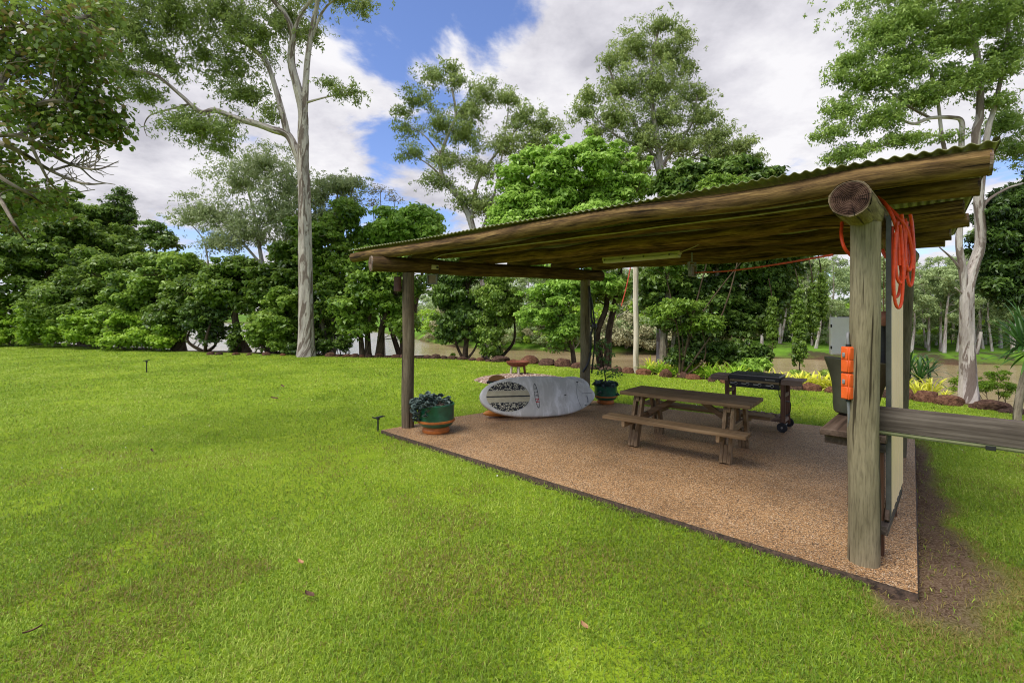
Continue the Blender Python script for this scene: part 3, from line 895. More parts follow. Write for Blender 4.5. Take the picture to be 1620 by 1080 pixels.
# orange outlet unit on the post
root = thing('socket_box', 'bright orange weatherproof socket box on the front right post', 'power box', (2.530, 3.553, 1.41), .22)
for z in (.1, -.1):
    mb = MB(); box(mb, (.062, .066, .193), (0, 0, z), bev=.006, seg=2); hb = mb.build('housing', MAT['orange'], root)
    for q in (.047, -.047):
        mb = MB(); box(mb, (.010, .054, .088), (-.034, 0, z + q), bev=.003); box(mb, (.054, .007, .088), (0, -.035, z + q), bev=.003); mb.build('lid', MAT['orange'], hb)
    mb = MB(); box(mb, (.012, .022, .035), (-.043, .0, z + .035), bev=.004); mb.build('switch', MAT['grey_pl'], hb)
for q in (1, -1):
    mb = MB(); tube(mb, [(0, 0, .19 * q), (0, 0, .215 * q)], .017, 10); mb.build('gland', MAT['black_pl'], root)
mb = MB(); tube(mb, curve([(.0, 0, .21), (.0, .005, .26), (.02, .02, .295), (.06, .04, .30)], 5), .010, 8); mb.build('conduit', MAT['grey_pl'], root)
mb = MB(); tube(mb, curve([(.0, 0, -.21), (.005, .0, -.28), (.015, .005, -.35), (.04, .03, -.44)], 5), .010, 8); mb.build('conduit', MAT['grey_pl'], root)
# stub post and meter box behind
mb = MB(); tube(mb, wobbly((3.62, 4.86, -.1), (3.62, 4.86, 2.0), 4, .003), .055, 14, wob=.02)
simple('stub_post', mb, MAT['post'], 'short timber post hidden behind the front right post carrying the meter box', 'post')
root = thing('meter_box', 'pale grey metal meter box left of the front right post', 'meter box', (3.39, 4.83, 1.63), -.45)
mb = MB(); box(mb, (.235, .10, .385), bev=.006); mb.build('cabinet', MAT['box_grey'], root)
mb = MB(); box(mb, (.215, .008, .365), (.0, -.053, 0), bev=.003); mb.build('door', MAT['box_grey'], root)
for z in (-.12, .1):
    mb = MB(); box(mb, (.012, .014, .03), (-.112, -.053, z), bev=.002); mb.build('hinge', MAT['black_pl'], root)
mb = MB(); box(mb, (.14, .02, .012), (.02, 0, .197), bev=.002); mb.build('top_lip', MAT['black_pl'], root)
mb = MB(); box(mb, (.16, .02, .06), (.17, .03, 0), bev=.002); mb.build('bracket', MAT['grey_pl'], root)

# ------------------------------------------------------------------ workbench on the right
def build_bench():
    A = np.array([2.49, 3.82]); rz = math.atan2(.724, .69)
    root = thing('timber_bench', 'rough timber bench with worn grey top behind the front right post', 'bench', (A[0], A[1], 0), rz)
    # local x = along depth, local y = to the left of it (so the bench runs to -y)
    mb = MB(); box(mb, (1.25, .42, .055), (.625, -.21, .905), bev=.006, warp=.004); mb.build('bench_top', MAT['bench_dark'], root)
    for x in (.1, 1.1):
        mb = MB(); box(mb, (.07, .36, .07), (x, -.2, .842), bev=.004); mb.build('bearer', MAT['bench_dark'], root)
    for x in (.12, 1.1):
        for y in ((-.06, -.37) if x > .5 else (-.37,)):
            mb = MB(); box(mb, (.06, .06, .81), (x, y, .403), bev=.004); mb.build('leg', MAT['bbq_wood'], root)
    mb = MB(); box(mb, (1.15, .06, .07), (.56, -.405, .235), bev=.005); mb.build('rail', MAT['bench_wood'], root)
    mb = MB(); obox(mb, (.08, -.42, .28), (.30, -.42, .60), .03, .06); mb.build('brace', MAT['bench_dark'], root)
    # long plank reaching out of the shelter
    u = np.array([.735, -.678]); ang = math.atan2(u[1], u[0]); s = np.array([2.755, 3.63])
    root = thing('timber_plank', 'long grey weathered plank rail running right from the front post', 'plank', (s[0], s[1], 1.062), ang)
    mb = MB(); box(mb, (2.5, .05, .178), (1.25, 0, 0), bev=.006, seg=2, warp=.003); mb.build('board', MAT['bench_wood'], root)
    mb = MB(); box(mb, (2.45, .035, .03), (1.26, .012, -.106), bev=.002); box(mb, (2.45, .012, .018), (1.26, -.012, -.1), bev=.001); mb.build('metal_channel', MAT['roof'], root)
    for x in (.65, 1.6):
        mb = MB(); box(mb, (.05, .05, .03), (x, .0, -.112), bev=.002); mb.build('channel_clip', MAT['black_pl'], root)
    mb = MB(); tube(mb, wobbly((2.35, .08, -1.15), (2.35, .08, .1), 4, .004), .05, 12); mb.build('support_post', MAT['post'], root)
    for a_, b_ in ((( .16, .09, .07), (.02, .06, -.16)), ((.15, .085, .065), (.015, .06, -.235))):
        mb = MB(); box(mb, a_, b_, bev=.006); mb.build('packing_block', MAT['bench_wood'], root)
    # tub on the bench
    c = A + np.array([.69, .724]) * .80 + np.array([.724, -.69]) * .12
    mb = MB()
    prof = [(0, 0), (.17, 0), (.19, .015), (.205, .08), (.215, .17), (.235, .26), (.265, .34), (.30, .41), (.318, .445), (.325, .462), (.318, .472), (.295, .45), (.25, .34), (.215, .24), (.195, .10), (.17, .03), (0, .025)]
    lathe(mb, prof, 36)
    o = simple('plastic_tub', mb, MAT['olive'], 'dark olive flared plastic tub on the bench behind the orange box', 'tub', (c[0], c[1], .934))
    o.scale = (.84, .84, 1.06); o.rotation_euler = (0, .10, 0)
    # bag and terracotta piece hanging between post and panel
    mb = MB(); q = at(1398, 545, 4.35)
    P = curve([at(1398, 497, 4.3), at(1397, 515, 4.3), at(1398, 545, 4.3), at(1399, 585, 4.3), at(1400, 605, 4.3)], 4)
    tube(mb, P, [.02 + .035 * min(1, i / 4) for i in range(len(P))], 12, wob=.05)
    simple('hanging_bag', mb, MAT['black_pl'], 'black bag hanging in the gap between the right post and cream panel', 'bag')
    mb = MB(); lathe(mb, [(0, -.055), (.03, -.05), (.05, -.02), (.055, .02), (.04, .06), (.02, .075), (0, .076)], 14, at(1398, 506, 4.2))
    tube(mb, [at(1398, 497, 4.2), at(1399, 340, 4.2)], .004, 5)
    simple('terracotta_ornament', mb, m_plain('pink_clay', (.30, .13, .09), .7, .3), 'small pinkish clay ornament hung above the black bag', 'ornament')
build_bench()

# ================================================================== FURNITURE
def build_table():
    root = thing('picnic_table', 'dark stained timber picnic table with attached benches on the pebble slab', 'picnic table', (2.47, 6.60, 0), math.radians(-39.5))
    mb = MB()
    for k in range(5):
        box(mb, (1.74 + rnd.uniform(-.006, .006), .142, .045), (0, -.296 + .148 * k, .71), bev=.006, seg=2, warp=.002)
    mb.build('tabletop', MAT['table_wood'], root)
    for s in (-1, 1):
        mb = MB()
        for q in (-.068, .068):
            box(mb, (1.84 + rnd.uniform(-.006, .006), .131, .042), (.0, s * .66 + q, .425), bev=.006, seg=2, warp=.002)
        mb.build('bench_seat', MAT['table_wood'], root)
    for x in (-.61, .61):
        mb = MB(); obox(mb, (x, -.79, .372), (x, .79, .372), .045, .09); mb.build('bench_bearer', MAT['table_cross'], root)
        mb = MB(); obox(mb, (x, -.33, .648), (x, .33, .648), .045, .075); mb.build('top_bearer', MAT['table_cross'], root)
        for s in (-1, 1):
            mb = MB()
            for q in (-.046, .046):
                obox(mb, (x + q, s * .47, .0), (x + q, s * .25, .684), .043, .095, .004, (0, 1, 0))
            obox(mb, (x, s * .468, .006), (x, s * .40, .22), .046, .09, .003, (0, 1, 0))
            mb.build('leg', MAT['table_leg'], root)
    for s in (-1, 1):
        mb = MB(); obox(mb, (.585 * s, 0, .40), (.15 * s, 0, .675), .04, .07)
        mb.build('brace', MAT['table_wood'], root)
build_table()

def text_part(body, size, m, parent, mw, name='lettering', ext=.0015):
    cu = bpy.data.curves.new(name, 'FONT'); cu.body = body; cu.size = size; cu.extrude = ext; cu.align_x = 'CENTER'; cu.align_y = 'CENTER'
    t = bpy.data.objects.new(name, cu); C.objects.link(t)
    bpy.context.view_layer.update()
    me = bpy.data.meshes.new_from_object(t.evaluated_get(bpy.context.evaluated_depsgraph_get()))
    bpy.data.objects.remove(t)
    me.materials.clear(); me.materials.append(m); me.name = name
    o = bpy.data.objects.new(name, me); C.objects.link(o)
    o.parent = parent; o.matrix_local = mw
    return o

def build_bbq():
    root = thing('barbecue', 'four burner trolley barbecue with black lid and brown timber side shelves', 'barbecue', (4.08, 7.86, 0), math.radians(-40.5))
    # flat hood
    mb = MB()
    vs = [(-.375, -.235, .775), (.375, -.235, .775), (.375, .235, .775), (-.375, .235, .775),
          (-.375, -.235, .842), (.375, -.235, .842), (.375, .235, .85), (-.375, .235, .85), (-.36, -.19, .858), (.36, -.19, .858), (.36, .22, .86), (-.36, .22, .86)]
    mb.add(vs, [(0, 1, 5, 4), (1, 2, 6, 5), (2, 3, 7, 6), (3, 0, 4, 7), (4, 5, 9, 8), (5, 6, 10, 9), (6, 7, 11, 10), (7, 4, 8, 11), (8, 9, 10, 11), (3, 2, 1, 0)])
    lid = mb.build('lid', MAT['black'], root, smooth=False)
    mb = MB(); box(mb, (.72, .40, .006), (0, .015, .8635), bev=.002)
    for x in (-.2, .0, .2): box(mb, (.02, .03, .012), (x, .20, .871), bev=.002)
    mb.build('lid_top', MAT['hood'], lid)
    text_part('Beefmaster', .032, MAT['steel'], lid, Matrix.Translation((.245, -.2375, .802)) @ Matrix.Rotation(PI / 2, 4, 'X'))
    mb = MB(); box(mb, (.74, .45, .04), (0, 0, .753), bev=.003); mb.build('fascia', MAT['brass'], root)
    mb = MB(); box(mb, (.74, .42, .055), (0, -.015, .703), bev=.004); box(mb, (.74, .40, .03), (0, .0, .66), bev=.004); cp = mb.build('control_panel', MAT['black'], root)
    for x in (-.27, -.09, .09, .27):
        mb = MB(); tube(mb, [(x, -.225, .705), (x, -.26, .705)], [.019, .017], 14); box(mb, (.008, .012, .03), (x, -.262, .705), bev=.002); mb.build('knob', MAT['black_pl'], cp)
        mb = MB(); box(mb, (.075, .004, .012), (x - .055, -.2285, .708), bev=0); tube(mb, [(x, -.2265, .705), (x, -.231, .705)], .026, 14); mb.build('burner_trim', MAT['steel'], cp)
    for s in (-1, 1):
        mb = MB()
        for k in range(4): box(mb, (.29, .108, .03), (s * .535, -.168 + .112 * k, .80), bev=.003)
        box(mb, (.03, .45, .045), (s * .405, 0, .765), bev=.003); box(mb, (.29, .03, .05), (s * .535, -.215, .762), bev=.003)
        mb.build('side_shelf', MAT['bbq_wood_x'], root)
        for y in (-.19, .19):
            mb = MB(); z0 = .0 if s < 0 else .06
            box(mb, (.065, .045, .775 - z0), (s * .415, y, (.775 + z0) / 2), bev=.004); mb.build('leg', MAT['bbq_wood'], root)
        for z in (.56, .16):
            mb = MB(); box(mb, (.04, .33, .055), (s * .415, 0, z), bev=.003); mb.build('cross_rail', MAT['bbq_wood_x'], root)
    mb = MB()
    for y in (-.145, .145): box(mb, (.765, .03, .07), (0, y, .17), bev=.003)
    for k in range(6): box(mb, (.05, .25, .018), (-.32 + .128 * k, 0, .214), bev=.002)
    mb.build('bottom_shelf', MAT['bbq_wood_x'], root)
    mb = MB(); tube(mb, [(.415, -.29, .075), (.415, .29, .075)], .008, 8); mb.build('axle', MAT['steel'], root)
    for y in (-.255, .255):
        mb = MB()
        P = [(.415 + .066 * math.cos(a), y, .075 + .066 * math.sin(a)) for a in np.linspace(0, 2 * PI, 29)]
        tube(mb, P, .011, 8, cap=False)
        tube(mb, [(.415, y - .012, .075), (.415, y + .012, .075)], .056, 24); w = mb.build('wheel', MAT['black_pl'], root)
        mb = MB(); tube(mb, [(.415, y - .022, .075), (.415, y + .022, .075)], .016, 12)
        mb.build('hub', MAT['steel'], w)
    mb = MB(); tube(mb, curve([(.34, -.1, .65), (.345, -.1, .56), (.37, -.12, .50), (.40, -.15, .47), (.45, -.05, .46), (.47, .08, .42), (.45, .14, .25), (.40, .1, .2)], 5), .008, 6); mb.build('gas_hose', MAT['black_pl'], root)
build_bbq()

# ------------------------------------------------------------------ paddle board on its edge
TH, LB = .055, 1.13
def hw(x):
    s = x / LB
    if s < 0: return .372 * max(0, 1 - abs(s)**2.7)**.5
    return .372 * max(0, 1 - s**2.6)**.62
def deckz(x, y):
    h = hw(x); c = min(1, abs(y) / max(h, 1e-4))**(1 / .55)
    return TH * max(0, 1 - c * c)**.22 * min(1, (h / .2))**.4
def board_mesh(scale=1.0):
    xs = [-LB * math.cos(PI * i / 44) for i in range(45)]
    n = 28
    def half(a0, a1):
        mb = MB(); vs = []
        for x in xs:
            h = max(hw(x), .003); t = TH * min(1, h / .2)**.4
            for k in range(n + 1):
                a = a0 + (a1 - a0) * k / n
                c, s = math.cos(a), math.sin(a)
                vs.append((x * scale, h * math.copysign(abs(c)**.55, c) * (scale**.4), t * math.copysign(abs(s)**.44, s)))
        m = n + 1
        mb.add(vs, [(i*m+k, (i+1)*m+k, (i+1)*m+k+1, i*m+k+1) for i in range(44) for k in range(n)])
        return mb
    return half(-.42, PI + .42), half(PI + .42, 2 * PI - .42)
def build_sup():
    u = Vector((.935, .345, -.035)).normalized()
    h = Vector((.345, -.935, 0)).normalized(); tl = math.radians(22)
    n = (h * math.cos(tl) + Vector((0, 0, 1)) * math.sin(tl)); n = (n - u * n.dot(u)).normalized(); v = n.cross(u)
    cen = Vector((.50, 8.54, .368))
    root = thing('paddle_board', 'white paddle board on its long edge with oval black and cream deck pad', 'paddle board')
    Mx = Matrix((u, v, n)).transposed().to_4x4(); Mx.translation = cen
    root.matrix_world = Mx
    a, b = board_mesh()
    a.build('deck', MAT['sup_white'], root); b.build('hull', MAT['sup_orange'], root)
    def pad(y0, y1, m, name):
        mb = MB(); cx, rx, ry, N, K = -.62, .405, .262, 40, 8; vs = []
        for i in range(N + 1):
            x = -math.cos(PI * i / N); lim = ry * math.sqrt(max(0, 1 - x * x))
            lo, hi = max(-lim, y0), min(lim, y1)
            if hi < lo: lo = hi = (y0 if y0 > 0 else y1 if y1 < 0 else 0) * 0 + np.clip((lo + hi) / 2, -lim, lim)
            for k in range(K + 1):
                y = lo + (hi - lo) * k / K; X = cx + rx * x
                vs.append((X, y, deckz(X, y) + .005))
        m_ = K + 1
        mb.add(vs, [(i*m_+k, (i+1)*m_+k, (i+1)*m_+k+1, i*m_+k+1) for i in range(N) for k in range(K)])
        return mb.build(name, m, root)
    pad(.105, .3, MAT['camo'], 'deck_pad'); pad(-.3, -.105, MAT['camo'], 'deck_pad')
    pad(.012, .102, MAT['pad_cream'], 'deck_pad'); pad(-.102, -.012, MAT['pad_cream'], 'deck_pad')
    pad(-.0118, .0118, MAT['black_pl'], 'deck_pad')
    # printed mark: slim ellipse outline, black letters and a red one, reading downwards
    mk = Matrix.Translation((-.085, .0, deckz(-.085, 0) + .003)) @ Matrix.Rotation(-PI / 2 + .06, 4, 'Z')
    mb = MB(); P = [(.215 * math.cos(q), .036 * math.sin(q), 0) for q in np.linspace(0, 2 * PI, 49)]
    tube(mb, P, [.0032 + .004 * abs(math.cos(q))**8 for q in np.linspace(0, 2 * PI, 49)], 6, cap=False)
    o = mb.build('logo_ring', MAT['black_pl'], root); o.matrix_local = mk
    for ch, x, m in (('N', -.13, 'black_pl'), ('S', -.065, 'black_pl'), ('X', -.005, 'black_pl'), ('N', .085, 'red')):
        text_part(ch, .085 if m != 'red' else .105, MAT[m], root, mk @ Matrix.Translation((x, 0, 0)) @ Matrix.Scale(.75 if m != 'red' else 1.0, 4, (1, 0, 0)), 'logo_letter', .001)
    # nose end: seam, handle well and plugs
    mb = MB(); P = []
    for q in np.linspace(-1, 1, 15):
        y = .255 * q; x = .80 + .07 * (1 - q * q) * -1; P.append((x, y, deckz(x, y) + .001))
    tube(mb, P, .004, 5); mb.build('nose_seam', MAT['grey_pl'], root)
    mb = MB(); P = [(x, .02 + .05 * (x - .86), deckz(x, .02) + .002) for x in np.linspace(.84, 1.05, 8)]
    tube(mb, P, .005, 5); mb.build('leash_cord', MAT['grey_pl'], root)
    mb = MB(); P = [(.93 + .012 * math.sin(q * 3), -.03 - .12 * q, deckz(.93, -.1) + .001) for q in np.linspace(0, 1, 7)]
    tube(mb, P, .010, 6); mb.build('handle_strap', MAT['grey_pl'], root)
    for (x, y) in ((.78, .24), (.88, -.20), (.49, .0)):
        mb = MB(); box(mb, (.04, .016, .008), (x, y, deckz(x, y) + .002), bev=.002); mb.build('plug', MAT['black_pl'], root)
    # second, smaller board behind
    a, b = board_mesh(.55)
    r2 = thing('bodyboard', 'pale rounded board end peeking over the top edge of the paddle board', 'bodyboard')
    M2 = Matrix((u, v, n)).transposed().to_4x4(); M2 = M2 @ Matrix.Rotation(.25, 4, 'Z'); M2.translation = Vector((.96, 9.03, .335))
    r2.matrix_world = M2
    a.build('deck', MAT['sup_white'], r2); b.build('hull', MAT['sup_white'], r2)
    # orange float lying under the left end
    mb = MB(); P = [(-.62 + 1.24 * q, 0, 0) for q in np.linspace(0, 1, 21)]
    tube(mb, P, [max(.004, .105 * math.sqrt(max(0, 1 - abs(2 * q - 1)**2.6))) for q in np.linspace(0, 1, 21)], 18)
    o = simple('foam_float', mb, MAT['sup_orange'], 'orange float tucked under the left end of the paddle board', 'float', (.06, 8.62, .085), math.atan2(.345, .935)); o.scale = (1, 1, .8)
    # storage tub and paddle
    root = thing('storage_tub', 'blue storage tub with pale green lid behind the paddle board', 'tub', (-.13, 8.98, 0), .35)
    mb = MB(); box(mb, (.46, .30, .50), (0, 0, .25), bev=.03, seg=3); mb.build('tub_body', MAT['blue'], root)
    mb = MB(); box(mb, (.50, .34, .05), (-.01, 0, .525), bev=.018, seg=3); mb.build('tub_lid', MAT['teal'], root)
    root = thing('paddle', 'black shafted paddle with tan blade lying behind the paddle board', 'paddle', (-.45, 8.93, .568))
    mb = MB(); tube(mb, [(0, 0, 0), (.35, .05, .015), (1.25, .22, .03)], .017, 8); tube(mb, [(-.03, 0, -.004), (.03, 0, .0)], .026, 10); mb.build('shaft', MAT['black_pl'], root)
    mb = MB(); ring = []
    P = [(.17 + .175 * math.cos(a), .05, .005 + .125 * math.sin(a)**.9 if a < PI else 0) for a in np.linspace(0.001, PI - .001, 24)]
    mb.add(P + [(x, y + .02, z) for x, y, z in P], [tuple(range(24)), tuple(range(47, 23, -1))] + [(i + 1, i, i + 24, i + 25) for i in range(23)])
    mb.build('blade', MAT['blade'], root)
build_sup()

# ------------------------------------------------------------------ pots
def pot(loc, sc, label):
    root = thing('plant_pot', label, 'plant pot', loc, 0, 'glazed pots')
    root.scale = (sc,) * 3
    mb = MB(); lathe(mb, [(0, .088), (.20, .088), (.25, .115), (.275, .15), (.283, .17)], 40); lathe(mb, [(.283, .205), (.283, .30), (.284, .40), (.290, .425), (.290, .445), (.282, .452), (.268, .45), (.262, .42), (.26, .38), (0, .385)], 40)
    mb.build('bowl', MAT['green_glaze'], root)
    mb = MB(); lathe(mb, [(.283, .168), (.296, .172), (.299, .187), (.296, .202), (.283, .207)], 40); mb.build('band', MAT['terracotta'], root)
    mb = MB(); lathe(mb, [(0, .0), (.20, .0), (.212, .012), (.214, .05), (.204, .06), (.20, .075), (.205, .092), (0, .092)], 40); mb.build('foot', MAT['terracotta'], root)
    mb = MB(); lathe(mb, [(.262, .40), (.2, .412), (0, .42)], 24); mb.build('potting_mix', MAT['mulch'], root)
    return root
def rosettes(cs, rads):
    """succulent rosettes: fat pointed leaves in rings"""
    V, A = [], []
    for c, r in zip(cs, rads):
        ax = unit(np.array([0, 0, 1.0]) + R.normal(size=3) * .45)
        e1 = unit(np.cross(ax, [1, .3, 0])); e2 = np.cross(ax, e1)
        for ring, (el, ln, cnt) in enumerate(((.15, 1.0, 9), (.55, .85, 8), (.95, .6, 6), (1.3, .4, 4))):
            for k in range(cnt):
                a = 2 * PI * (k + .5 * ring) / cnt + R.normal() * .1
                d = (e1 * math.cos(a) + e2 * math.sin(a)) * math.cos(el) + ax * math.sin(el)
                s = np.cross(d, ax); s /= np.linalg.norm(s) + 1e-6
                nn = np.cross(s, d)
                L = r * ln; w = L * .32
                p0 = np.asarray(c) + d * L * .08
                m = p0 + d * L * .6; tip = p0 + d * L + nn * L * .08
                V += [p0, m - s * w - nn * L * .0, tip, m + s * w]; A += [.2 + .12 * ring + R.random() * .35] * 4
                V += [p0, m + s * w, tip, m - nn * L * .14]; A += [.15] * 4
    return np.array(V), np.array(A)
def build_pots():
    p1 = np.array([-1.20, 7.46, 0]); pot(p1, 1.0, 'green pot with orange band and blue-grey succulents beside the left post')
    cs, rs = [], []
    for _ in range(120):
        a = R.random() * 2 * PI; q = R.random()**.5 * .25
        x, y = q * math.cos(a), q * math.sin(a)
        if x > .02 and R.random() < .75: continue
        cs.append((x, y, .455 + .07 * R.random() + .05 * (x < -.05))); rs.append(.038 + .02 * R.random())
    for _ in range(80):       # spilling over the left side
        t = R.random(); a = PI + .35 + R.normal() * .5
        q = .27 + .09 * math.sin(t * PI * .8) + .02 * R.normal()
        cs.append((q * math.cos(a), q * math.sin(a), .50 - .30 * t * t * (1 if R.random() < .7 else .5))); rs.append(.036 + .022 * R.random())
    for (x, y, z) in ((.05, -.02, .52), (.06, .05, .56), (.15, -.02, .49), (.2, .03, .47), (-.02, .03, .55)): cs.append((x, y, z)); rs.append(.05)
    v, a = rosettes(cs, rs)
    sp = thing('succulent_plant', 'blue-grey rosette succulents spilling over the left rim of the green pot', 'succulent', p1)
    fast_mesh('rosettes', v, quads_of(v), a, MAT['lf_succ'], sp)
    mb = MB()
    for c in cs[::2]: tube(mb, [(c[0] * .55, c[1] * .55, .41), (c[0] * .85, c[1] * .85, max(c[2], .40) - .02), c], .006, 5)
    mb.build('stem', MAT['twig'], sp)
    p2 = np.array([1.955, 9.86, 0]); pot(p2, .82, 'green pot with small leafy shrub at the back left post')
    sp = thing('potted_shrub', 'small open shrub with trailing grey leaves in the rear green pot', 'shrub', p2)
    sk = Skel()
    sk.path([(0, 0, .33), (-.01, 0, .55), (-.04, .02, .75), (-.10, 0, 1.0), (-.16, 0, 1.22)], .016, .007, 6, 4)
    sk.path([(-.02, .01, .62), (.05, 0, .8), (.09, .02, 1.0), (.06, 0, 1.2)], .010, .006, 6, 4)
    sk.path([(0, 0, .5), (.12, 0, .6), (.27, -.02, .62)], .008, .005, 5, 4)
    cens = np.array([(-.16, 0, 1.2), (-.22, .03, 1.02), (-.1, 0, 1.1), (.06, 0, 1.18), (.12, .02, 1.0), (-.05, 0, .9), (.04, .02, .84), (.28, 0, .60), (.2, 0, .68), (-.2, 0, .78), (.0, 0, .66), (-.12, -.02, .62), (.12, 0, .54), (-.05, .02, 1.28)])
    sk.reach(cens, rmin=.004, k=.004)
    sk.mb.build('stem', MAT['bark'], sp)
    v, a = leaf_cloud(cens, np.full(len(cens), .10), 34, .055, .5, shell=.2, top=.3)
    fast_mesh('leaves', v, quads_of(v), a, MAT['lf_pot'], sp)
    cs, rs = [], []
    for _ in range(60):
        a_ = R.random() * 2 * PI; q = .13 + .13 * R.random(); drop = R.random() < .3 and (math.cos(a_) > .4 or math.cos(a_) < -.5)
        cs.append((q * math.cos(a_) * (1.15 if drop else 1), q * math.sin(a_) * (1.15 if drop else 1), .38 + .05 * R.random() - (.22 * R.random() if drop else 0))); rs.append(.05 + .02 * R.random())
    v, a = rosettes(cs, rs)
    fast_mesh('trailing_leaves', v, quads_of(v), a * .7, MAT['lf_succ'], sp)
build_pots()

# ------------------------------------------------------------------ fire pit, mulch, sprinklers, pole, litter
def build_yard():
    c = np.array([.17, 13.6])
    mb = MB(); vs, fs = [(0, 0, .17)], []
    for i in range(1, 11):
        for k in range(40):
            a = 2 * PI * k / 40; r = i / 10; z = .17 * (1 - r**1.8) + (.02 * R.random() if i < 10 else -.03)
            vs.append((1.4 * r * math.cos(a) * (1 + .08 * math.sin(3 * a)), 1.0 * r * math.sin(a), z * 1.15))
    fs = [(0, 1 + k, 1 + (k + 1) % 40) for k in range(40)] + [(1 + i*40+k, 1 + (i+1)*40+k, 1 + (i+1)*40+(k+1) % 40, 1 + i*40+(k+1) % 40) for i in range(9) for k in range(40)]
    mb.add(vs, fs)
    o = mb.build('mulch_pile', MAT['mulch'], None, smooth=False)
    o.location = (c[0] + .1, c[1] - .1, -.045); tag(o, 'low pile of pinkish wood chip mulch under the fire bowl', 'mulch')
    root = thing('fire_pit', 'rusty steel fire bowl on three short legs out on the lawn', 'fire pit', (c[0], c[1], .10))
    mb = MB(); lathe(mb, [(0, .235), (.16, .245), (.26, .28), (.32, .335), (.335, .375), (.345, .39), (.335, .40), (.315, .385), (.25, .335), (.12, .30), (0, .295)], 36); mb.build('bowl', MAT['rust'], root)
    for a in (-.35, PI + .35, PI * 1.5 + .1, PI * .5):
        mb = MB(); tube(mb, [(.22 * math.cos(a), .22 * math.sin(a), -.03), (.19 * math.cos(a), .19 * math.sin(a), .28)], .034, 12); mb.build('leg', MAT['rust'] if a < 0 else MAT['post_pale'], root)
    def sprinkler(p, h, label):
        root = thing('sprinkler', label, 'sprinkler', p, rnd.uniform(-.4, .4), 'garden sprinklers')
        mb = MB(); tube(mb, [(0, 0, -.05), (0, 0, h * .8)], .018 if h > .3 else .014, 8); mb.build('riser', MAT['black_pl'], root)
        mb = MB(); tube(mb, [(0, 0, h * .78), (0, 0, h * .9)], .028, 10); box(mb, (.13, .03, .028), (.02, 0, h * .93), (0, -.25, 0), bev=.006); box(mb, (.06, .02, .02), (-.07, 0, h * .88), (0, .3, 0), bev=.004)
        tube(mb, [(.05, 0, h * .95), (.11, 0, h)], .010, 6); mb.build('head', MAT['black_pl'], root)
    g = gp(232, 589, -.05); sprinkler(g, .42, 'black sprinkler standing alone far out on the left lawn')
    g = gp(598, 682, -.05); sprinkler(g, .25, 'small dark sprinkler at the left corner of the slab')
    g = gp(1452, 693, -.05); sprinkler(g, .20, 'small black sprinkler at the rear right corner of the slab below the plank')
    g = gp(1007, 590, -.05)
    mb = MB(); tube(mb, wobbly((g[0], g[1], -.1), (g[0] - .05, g[1], 4.5), 8, .012), .088, 12, wob=.02)
    simple('bleached_pole', mb, MAT['post_pale'], 'tall bleached timber pole at the lawn edge behind the shelter', 'pole')
    # a few fallen leaves
    for i, (px, py, s, lab, m) in enumerate(((476, 889, .045, 'curled tan fallen leaf in the middle of the front lawn', 'leaf_dry'), (925, 989, .04, 'small tan fallen leaf on the lawn near the bottom edge', 'leaf_dry'), (240, 713, .06, 'brown fallen leaf on the left lawn', 'leaf_dark'),
                                             (447, 611, .10, 'dark fallen leaf on the lawn below the tall gum trunk', 'leaf_dark'), (490, 940, .05, 'dark crumpled leaf low in the front lawn', 'leaf_dark'), (434, 630, .10, 'dark speck of leaf litter on the lawn in front of the gum', 'leaf_dark'), (52, 997, .05, 'dark dry leaf at the lower left of the lawn', 'leaf_dark'))):
        s *= .85; g = gp(px, py, -.002); mb = MB()
        vs = []
        for k in range(7):
            t = k / 6 * 2 - 1; w = .38 * (1 - t * t)**.7 * s
            for q in (-1, 0, 1): vs.append((t * s, q * w + .1 * s * math.sin(3 * t), .35 * s * (q * q * .6 + .5 * t * t)))
        mb.add(vs, [(a*3+b, a*3+b+1, a*3+b+4, a*3+b+3) for a in range(6) for b in range(2)])
        o = simple('fallen_leaf', mb, MAT[m], lab, 'leaf', g, rnd.uniform(0, 6)); o.rotation_euler = (rnd.uniform(-.3, .3), rnd.uniform(-.3, .3), rnd.uniform(0, 6))
    # scattered pale petals
    n = 420
    y = 5 + 20 * R.random(n)**.8; x = (R.random(n) * 2 - 1) * y * 1.1
    ok = (near_s(x, y) < -.2) & ~in_poly(x, y, SLAB); x, y = x[ok], y[ok]; n = len(x)
    c = np.stack([x, y, np.full(n, -.012)], 1); s = (.006 + .007 * R.random(n))[:, None]
    a = R.random(n) * 2 * PI; d = np.stack([np.cos(a), np.sin(a), .2 * R.normal(size=n)], 1); e = np.stack([-np.sin(a), np.cos(a), .5 + 0 * a], 1)
    v = np.stack([c - d * s, c - e * s * .6, c + d * s, c + e * s * .6], 1).reshape(-1, 3)
    tag(fast_mesh('petal_litter', v, quads_of(v), None, MAT['white']), 'tiny pale petals scattered over the lawn', 'litter', kind='stuff')
build_yard()

